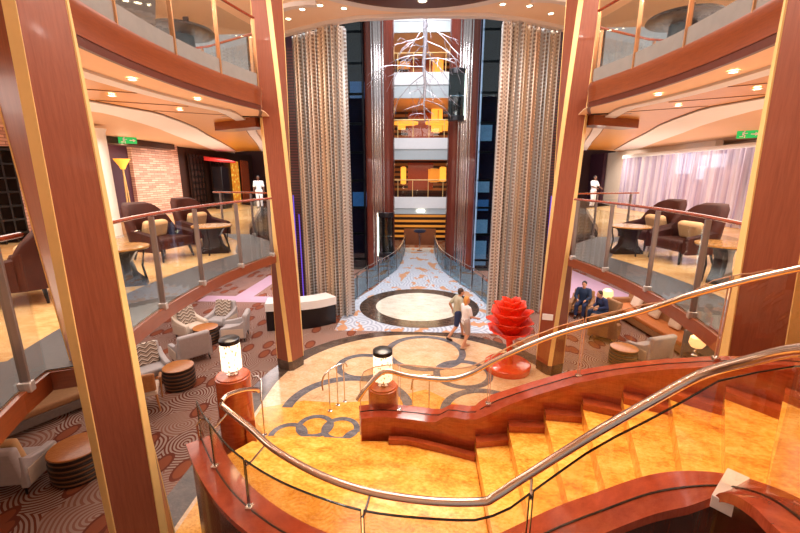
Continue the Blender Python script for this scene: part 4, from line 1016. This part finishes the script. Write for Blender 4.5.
# ================================================================== RED ROSE
t = thing('rose_sculpture', 'giant glossy red rose sculpture on a round red plinth', 'sculpture', (2.45, 10.1, 0))
MB().lathe([(.60, 0), (.62, .03), (.62, .17), (.58, .2), (0, .2)], n=48).build('plinth', 'rose_base', t, smooth=True)
MB().tube([(0, 0, .18), (.03, 0, .55), (0, 0, 1.0)], [.16, .075, .1], 12).build('stem', 'rose_red', t, smooth=True)
rr_ = random.Random(5)
def petal(a, r0, r1, z0, z1, w, curl):
    rings = []; n = 9; m = 8
    for j in range(m+1):
        v = j/m; row = []
        for i in range(n+1):
            u = (i/n-.5)*2; wid = w*(.35+.95*sin(pi*min(1, v*.62+.12)))
            rad = r0+(r1-r0)*v**.75+curl*max(0, v-.7)**2*6
            z = z0+(z1-z0)*v*(1-.12*u*u*v)-curl*max(0, v-.75)*1.2
            ang = a+u*wid/max(rad, .18)
            pt = .10*max(0, 1-abs(u)*2.2)*v**4
            row.append((cos(ang)*(rad+pt), sin(ang)*(rad+pt), z))
        rings.append(row)
    o = MB().loft(rings, 0, False, False).build('petal', 'rose_red', t, smooth='all', fix=False)
    sd = o.modifiers.new('thick', 'SOLIDIFY'); sd.thickness = .014
for lay, (n, r0, r1, z0, z1, w, cu) in enumerate(((5, .07, .50, .86, 1.22, .36, .10), (5, .07, .52, .95, 1.50, .38, .10), (5, .06, .47, 1.02, 1.74, .36, .08), (5, .05, .36, 1.1, 1.92, .30, .05), (4, .04, .22, 1.2, 2.02, .22, .02), (3, .02, .10, 1.25, 2.06, .13, .0))):
    for k in range(n): petal(k*2*pi/n+lay*.55+rr_.uniform(-.1, .1), r0, r1, z0, z1, w, cu)

# ================================================================== PEOPLE
def ell(mb, c, r, n=12, k=8):
    rings = []
    for i in range(1, k):
        a = pi*i/k; rings.append([(c[0]+r[0]*sin(a)*cos(2*pi*j/n), c[1]+r[1]*sin(a)*sin(2*pi*j/n), c[2]-r[2]*cos(a)) for j in range(n)])
    mb.loft(rings)
def limb(mb, pts, rad, n=10):
    for p, r in zip(pts, rad): ell(mb, p, (r, r, r))
    for (a, b), (ra, rb) in zip(zip(pts, pts[1:]), zip(rad, rad[1:])): mb.tube([a, b], [ra, rb], n)
def voxel(o, s, sm=2):
    m = o.modifiers.new('remesh', 'REMESH'); m.mode = 'VOXEL'; m.voxel_size = s; m.use_smooth_shade = True
    if sm:
        k = o.modifiers.new('smooth', 'SMOOTH'); k.iterations = sm; k.factor = .5
    return o
def person(label, loc, rz, P, cols, h=1.75, female=False, long_sleeve=False, long_legs=False, hair='short', cap=False):
    """P: joints in a standing 1.75 m frame looking along +Y"""
    t = thing('person', label, 'person', loc, rz); t.scale = (h/1.75,)*3
    J = dict(pel=(0, 0, .95), wst=(0, 0, 1.08), chest=(0, .01, 1.30), neck=(0, 0, 1.47), head=(0, .03, 1.62), sl=(-.19, 0, 1.41), sr=(.19, 0, 1.41), el=(-.25, -.03, 1.13), er=(.25, -.03, 1.13), wl=(-.26, .06, .88), wr=(.26, .06, .88), hl=(-.095, 0, .93), hr=(.095, 0, .93), kl=(-.10, .03, .50), kr=(.10, .03, .50), al=(-.10, -.02, .08), ar=(.10, -.02, .08), fl=(-.115, .13, .03), fr=(.115, .13, .03))
    J.update(P); V = {k: Vector(v) for k, v in J.items()}
    w = .9 if female else 1.
    mb = MB()
    limb(mb, [V['pel'], V['wst'], V['chest']], [.135, .125*w, .145*w]); ell(mb, V['chest']+Vector((0, 0, .04)), (.17*w, .11, .14))
    limb(mb, [V['chest']+Vector((0, 0, .1)), V['neck'], V['head']-Vector((0, .02, .06))], [.09, .058, .055])
    for s in 'lr':
        limb(mb, [V['chest']+Vector((0, 0, .08)), V['s'+s], V['e'+s], V['w'+s]], [.08, .062*w, .044*w, .030*w])
        limb(mb, [V['h'+s], V['k'+s], V['a'+s]], [.092, .058, .040]); limb(mb, [V['a'+s], V['f'+s]], [.042, .032])
        ax = (V['w'+s]-V['e'+s]).normalized(); side = ax.cross(Vector((1, 0, 0))); side = side.normalized() if side.length > .1 else Vector((0, 1, 0))
        pal = V['w'+s]+ax*.055; limb(mb, [V['w'+s]+ax*.01, pal+ax*.01], [.028, .034])
        curl = side.cross(ax)*(-1 if s == 'l' else 1)
        for q, L in enumerate((.062, .074, .068, .054)):
            b = pal+ax*.035+side*(.026-.0175*q); limb(mb, [b, b+ax*L*.5+curl*.006, b+ax*L+curl*.022], [.0105, .0095, .008], 6)
        b = pal-ax*.01+side*.03; limb(mb, [b, b+ax*.03+side*.025, b+ax*.058+side*.032], [.012, .011, .009], 6)
    H = V['head']
    ell(mb, H+Vector((0, -.01, .03)), (.078, .098, .105), 16, 12); ell(mb, H+Vector((0, .025, -.05)), (.055, .068, .065)); 
    ell(mb, H+Vector((0, .10, -.012)), (.014, .022, .022)); ell(mb, H+Vector((-.08, -.005, 0)), (.012, .022, .032)); ell(mb, H+Vector((.08, -.005, 0)), (.012, .022, .032))
    voxel(mb.build('body', cols['skin'], t, smooth='all'), .0085, 2)
    for s in (-1, 1):
        e = MB(); ell(e, H+Vector((s*.032, .083, .012)), (.012, .008, .008), 8, 6); e.build('eye', 'eye', t, smooth='all')
    e = MB(); ell(e, H+Vector((0, .088, -.055)), (.024, .008, .007), 8, 6); e.build('mouth', 'lip', t, smooth='all')
    # hair
    e = MB(); ell(e, H+Vector((0, -.022, .052)), (.087, .098, .098), 16, 10); 
    if hair != 'short': ell(e, H+Vector((0, -.06, -.0)), (.085, .065, .13), 14, 10)
    else: ell(e, H+Vector((0, -.055, .01)), (.08, .06, .09), 14, 10)
    e.build('hair' if not cap else 'cap', cols['hair'], t, smooth='all')
    # shirt
    e = MB(); limb(e, [V['pel']+Vector((0, 0, -.01)), V['wst'], V['chest']], [.152, .142*w, .163*w], 14); ell(e, V['chest']+Vector((0, 0, .04)), (.186*w, .128, .145), 16, 10)
    if female: ell(e, V['chest']+Vector((0, .07, .0)), (.13, .07, .08))
    for s in 'lr':
        pts = [V['chest']+Vector((0, 0, .1)), V['s'+s], V['s'+s].lerp(V['e'+s], .75)]; rd = [.09, .078*w, .068*w]
        if long_sleeve: pts[-1] = V['e'+s]; pts.append(V['e'+s].lerp(V['w'+s], .9)); rd += [.046]
        limb(e, pts, rd)
    limb(e, [V['chest']+Vector((0, 0, .1)), V['neck']-Vector((0, 0, .045))], [.09, .068])
    voxel(e.build('shirt', cols['shirt'], t, smooth='all'), .014, 3)
    e = MB(); limb(e, [V['pel']+Vector((0, 0, .03)), V['pel']], [.146, .15], 14)
    for s in 'lr':
        pts = [V['h'+s], V['k'+s]+Vector((0, 0, .06))]; rd = [.112, .086]
        if long_legs: pts = [V['h'+s], V['k'+s], V['a'+s]+Vector((0, 0, .03))]; rd = [.11, .076, .062]
        limb(e, pts, rd)
    voxel(e.build('trousers' if long_legs else 'shorts', cols['legs'], t, smooth='all'), .014, 3)
    for s in 'lr':
        e = MB(); f = V['f'+s]; a = V['a'+s]; limb(e, [a+Vector((0, -.03, -.03)), a.lerp(f, .5)+Vector((0, 0, -.01)), f], [.048, .046, .040]); voxel(e.build('shoe', cols['shoe'], t, smooth='all'), .012, 2)
    return t
WALK = dict(kl=(-.10, .20, .53), al=(-.10, .26, .10), fl=(-.11, .40, .07), kr=(.10, -.04, .50), ar=(.10, -.30, .14), fr=(.11, -.20, .03), el=(-.27, -.16, 1.16), wl=(-.27, -.06, .93), er=(.27, .06, 1.14), wr=(.25, .25, 1.0))
person('man in khaki shirt and navy shorts walking past the pale roundel', (1.22, 12.05, 0), F(1, .25), dict(WALK, wst=(0, .02, 1.08), chest=(0, .05, 1.3), neck=(0, .07, 1.46), head=(0, .12, 1.60), sl=(-.19, .05, 1.4), sr=(.19, .05, 1.4)), dict(skin='skin', hair='hair_brown', shirt='khaki', legs='navy', shoe='shoe_dark'), 1.74)
person('blond woman in white top and grey shorts walking beside the man', (1.42, 11.4, 0), F(1, .45), dict(kl=(-.09, .10, .51), al=(-.09, .06, .08), fl=(-.10, .22, .03), kr=(.09, .05, .50), ar=(.09, -.14, .10), fr=(.10, -.02, .03), el=(-.25, .04, 1.15), wl=(-.2, .26, 1.02), er=(.25, .06, 1.14), wr=(.20, .28, 1.06)), dict(skin='skin', hair='hair_blond', shirt='uniform_white', legs='grey_cloth', shoe='shoe_tan'), 1.66, True, hair='long')
person('crew member in white uniform standing at the far end of the left lounge', (-8.85, 21.6, ZM), F(.4, -1), dict(), dict(skin='skin_dark', hair='hair_dark', shirt='uniform_white', legs='uniform_white', shoe='shoe_dark'), 1.74, long_sleeve=False, long_legs=True)
person('crew member in white uniform leaning by the far end of the right lounge', (9.7, 23.0, ZM), F(.5, -.9), dict(el=(-.27, .1, 1.16), wl=(-.2, .32, 1.08), er=(.27, .1, 1.16), wr=(.2, .32, 1.08)), dict(skin='skin_dark', hair='hair_dark', shirt='uniform_white', legs='uniform_white', shoe='shoe_dark'), 1.74, long_legs=True)
SIT = dict(pel=(0, -.05, .52), wst=(0, -.06, .66), chest=(0, -.05, .90), neck=(0, -.03, 1.06), head=(0, .02, 1.21), sl=(-.19, -.05, 1.0), sr=(.19, -.05, 1.0), el=(-.25, .05, .74), er=(.25, .05, .74), wl=(-.14, .3, .68), wr=(.14, .3, .68), hl=(-.1, -.02, .52), hr=(.1, -.02, .52), kl=(-.13, .42, .50), kr=(.13, .42, .50), al=(-.13, .42, .08), ar=(.13, .42, .08), fl=(-.14, .57, .03), fr=(.14, .57, .03))
person('seated person in dark blue top and dark cap, right lobby', (6.2, 14.6, 0), F(-.5, -.8), SIT, dict(skin='skin', hair='hair_dark', shirt='denim', legs='navy', shoe='shoe_dark'), 1.75, long_sleeve=True, long_legs=True)
person('seated person in dark blue clothes leaning forward before the lamp', (6.5, 13.6, 0), F(-.9, -.2), dict(SIT, chest=(0, .06, .88), neck=(0, .12, 1.03), head=(0, .2, 1.16), sl=(-.19, .08, .98), sr=(.19, .08, .98)), dict(skin='skin', hair='hair_brown', shirt='navy', legs='denim', shoe='shoe_dark'), 1.72, long_sleeve=True, long_legs=True)
armchair('beige armchair under the forward-leaning seated person', (6.55, 13.6, 0), F(-.9, -.2), None, 'tan_sofa', side='tan_sofa')

# ================================================================== DOWNLIGHTS AND LIGHTS
def downlight(lab, x, y, z, group, r=.075, watt=0):
    t = thing('downlight', lab, 'light', (x, y, z), 0, group)
    mb = MB(); annulus(mb, 0, 0, r, r*1.45, -.004, 20, h=.012); mb.build('ring', 'white_paint', t)
    MB().lathe([(r, -.006), (r, -.001)], n=16).build('bulb', 'spot_glow', t)
g = 'recessed spotlights in the atrium ceiling'
for lab, x, y in (('recessed spotlight nearest the left slim column top', -4.2, 13.6), ('recessed spotlight above the left bead curtain, outer', -3.55, 12.9), ('recessed spotlight above the left bead curtain, inner', -2.95, 12.65), ('recessed spotlight between left curtain and dark medallion', -2.3, 12.9), ('recessed spotlight above the right bead curtain, inner', 2.3, 12.85), ('recessed spotlight above the right bead curtain, middle', 3.1, 13.0), ('recessed spotlight above the right bead curtain, outer', 3.9, 13.6), ('recessed spotlight nearest the column behind the rose', 4.2, 13.0)):
    downlight(lab, x, y, ZC, g)
downlight('bright spotlight in the dark round ceiling medallion', 0.0, 12.35, ZC-.06, None, .1)
for s, nm in ((-1, 'left'), (1, 'right')):
    for k, (y, d, zz) in enumerate(((4.4, .35, .45), (5.9, .35, .45), (7.4, .35, .45), (5.2, 1.6, .47), (6.9, 1.5, .47), (8.4, 1.5, .47))):
        x = min(UP, key=lambda p: abs(p[1]-y))[0]-d
        downlight('small spotlight in the '+nm+(' peach soffit, ' if k < 3 else ' orange ceiling panel, ')+('nearest the viewer', 'middle of three', 'farthest of three')[k % 3], -x if s > 0 else x, y, ZU-zz, 'lounge ceiling spotlights', .05)

def area(x, y, z, sx, sy, w, c=(1, .82, .62), rx=0, ry=0, name='area_fill'):
    l = bpy.data.lights.new(name, 'AREA'); l.shape = 'RECTANGLE'; l.size = sx; l.size_y = sy; l.energy = w; l.color = c
    o = bpy.data.objects.new(name, l); COL.objects.link(o); o.location = (x, y, z); o.rotation_euler = (rx, ry, 0); return o
def point(x, y, z, w, c=(1, .75, .45), r=.12):
    l = bpy.data.lights.new('point_light', 'POINT'); l.energy = w; l.color = c; l.shadow_soft_size = r
    o = bpy.data.objects.new('point_light', l); COL.objects.link(o); o.location = (x, y, z)
def spot(x, y, z, tx, ty, tz, w, ang=60, c=(1, .8, .5), r=.1):
    l = bpy.data.lights.new('spot_light', 'SPOT'); l.energy = w; l.color = c; l.spot_size = radians(ang); l.spot_blend = .6; l.shadow_soft_size = r
    o = bpy.data.objects.new('spot_light', l); COL.objects.link(o); o.location = (x, y, z); o.rotation_euler = (Vector((tx, ty, tz))-Vector((x, y, z))).to_track_quat('-Z', 'Y').to_euler()
WC = (1, .91, .82)
spot(9.3, 22.5, 6.3, 11.6, 22.8, 4.4, 260, 110, (1, .92, .84), .2); spot(-9.3, 17, 6.3, -11.6, 17.2, 4.6, 120, 100, (1, .9, .8), .2)  # added wall-wash spots that brighten the lounge side walls
area(0, 6.5, 9.8, 4.5, 8, 760, WC)                                # atrium
area(0, 14.8, 12.5, 4.5, 3, 800, (1, .94, .9))               # over the roundel
area(0, 21, 16, 2.5, 5, 1100, (.92, .95, 1))
for s in (-1, 1):
    area(s*6.8, 6.5, 6.2, 4, 8, 380, (1, .9, .8)); area(s*8.6, 18, 6.2, 4, 9, 400, (1, .91, .84)); area(s*8.6, 16, 3.6, 4, 8, 110, (1, .92, .86), rx=pi); area(s*6.2, 6.5, 7.3, 4, 6, 160, (1, .95, .92), rx=pi)     # lounges; the upturned ones are added to brighten the ceilings
    area(s*7.0, 10.5, 3.1, 3.5, 6, 140, (1, .89, .8)); area(s*7.5, 17, 3.1, 3, 6, 170, (1, .84, .88))    # lobby under the decks
    for y in (3.5, 5.5, 7.5, 9.5): point(s*(4.6+.1*y), y, 9.85, 55, (1, .92, .84), .07); point(s*7.5, y, 9.85, 55, (1, .92, .84), .07)  # bare bulbs added to light the upper decks, no fixtures modelled
    area(s*6.6, 6.5, 3.6, 4, 7, 85, (1, .93, .88), rx=pi)      # added upturned lamp standing in for floor bounce to lounge ceilings
for z in (2.5, 6.0, 9.7, 13.3): area(0, 29.5, z, 3, 3, 90, (1, .7, .4))
spot(.9, 5.2, 9.9, 1.2, 2.6, 2.6, 700, 50, (1, .76, .42)); spot(-.8, 6.2, 9.9, -.6, 2.8, 2.4, 600, 45, (1, .76, .42)); spot(2.4, 6, 9.9, 2.2, 2.4, 3, 500, 40, (1, .76, .42)); spot(-2, 8, 9.9, -1.6, 7.6, 0, 500, 50, (1, .78, .46))
point(-2.05, 3.88, 3.75, 8); point(-.39, 3.96, 3.5, 8); point(7.14, 10.04, 1.3, 10); point(6.87, 14.19, 1.3, 10); point(-11, 14.75, 6.1, 20)
w = bpy.data.worlds.new('world'); scn.world = w; w.use_nodes = True
bg = w.node_tree.nodes['Background']; bg.inputs[0].default_value = (1, .93, .88, 1); bg.inputs[1].default_value = .46

# ================================================================== CAMERA
cam = bpy.data.cameras.new('camera'); co = bpy.data.objects.new('camera', cam); COL.objects.link(co)
cam.sensor_width = 36; cam.lens = 36*394/800; cam.clip_start = .05; cam.clip_end = 200
co.location = (0, 0, 5.2); co.rotation_euler = (radians(90-13), 0, radians(2.9)); scn.camera = co
scn.view_settings.view_transform = 'Standard'; scn.view_settings.look = 'None'; scn.view_settings.exposure = 0; scn.view_settings.gamma = 1
scn.cycles.use_denoising = True
scn.cycles.max_bounces = 8; scn.cycles.transparent_max_bounces = 24; scn.cycles.glossy_bounces = 4; scn.cycles.sample_clamp_indirect = 6
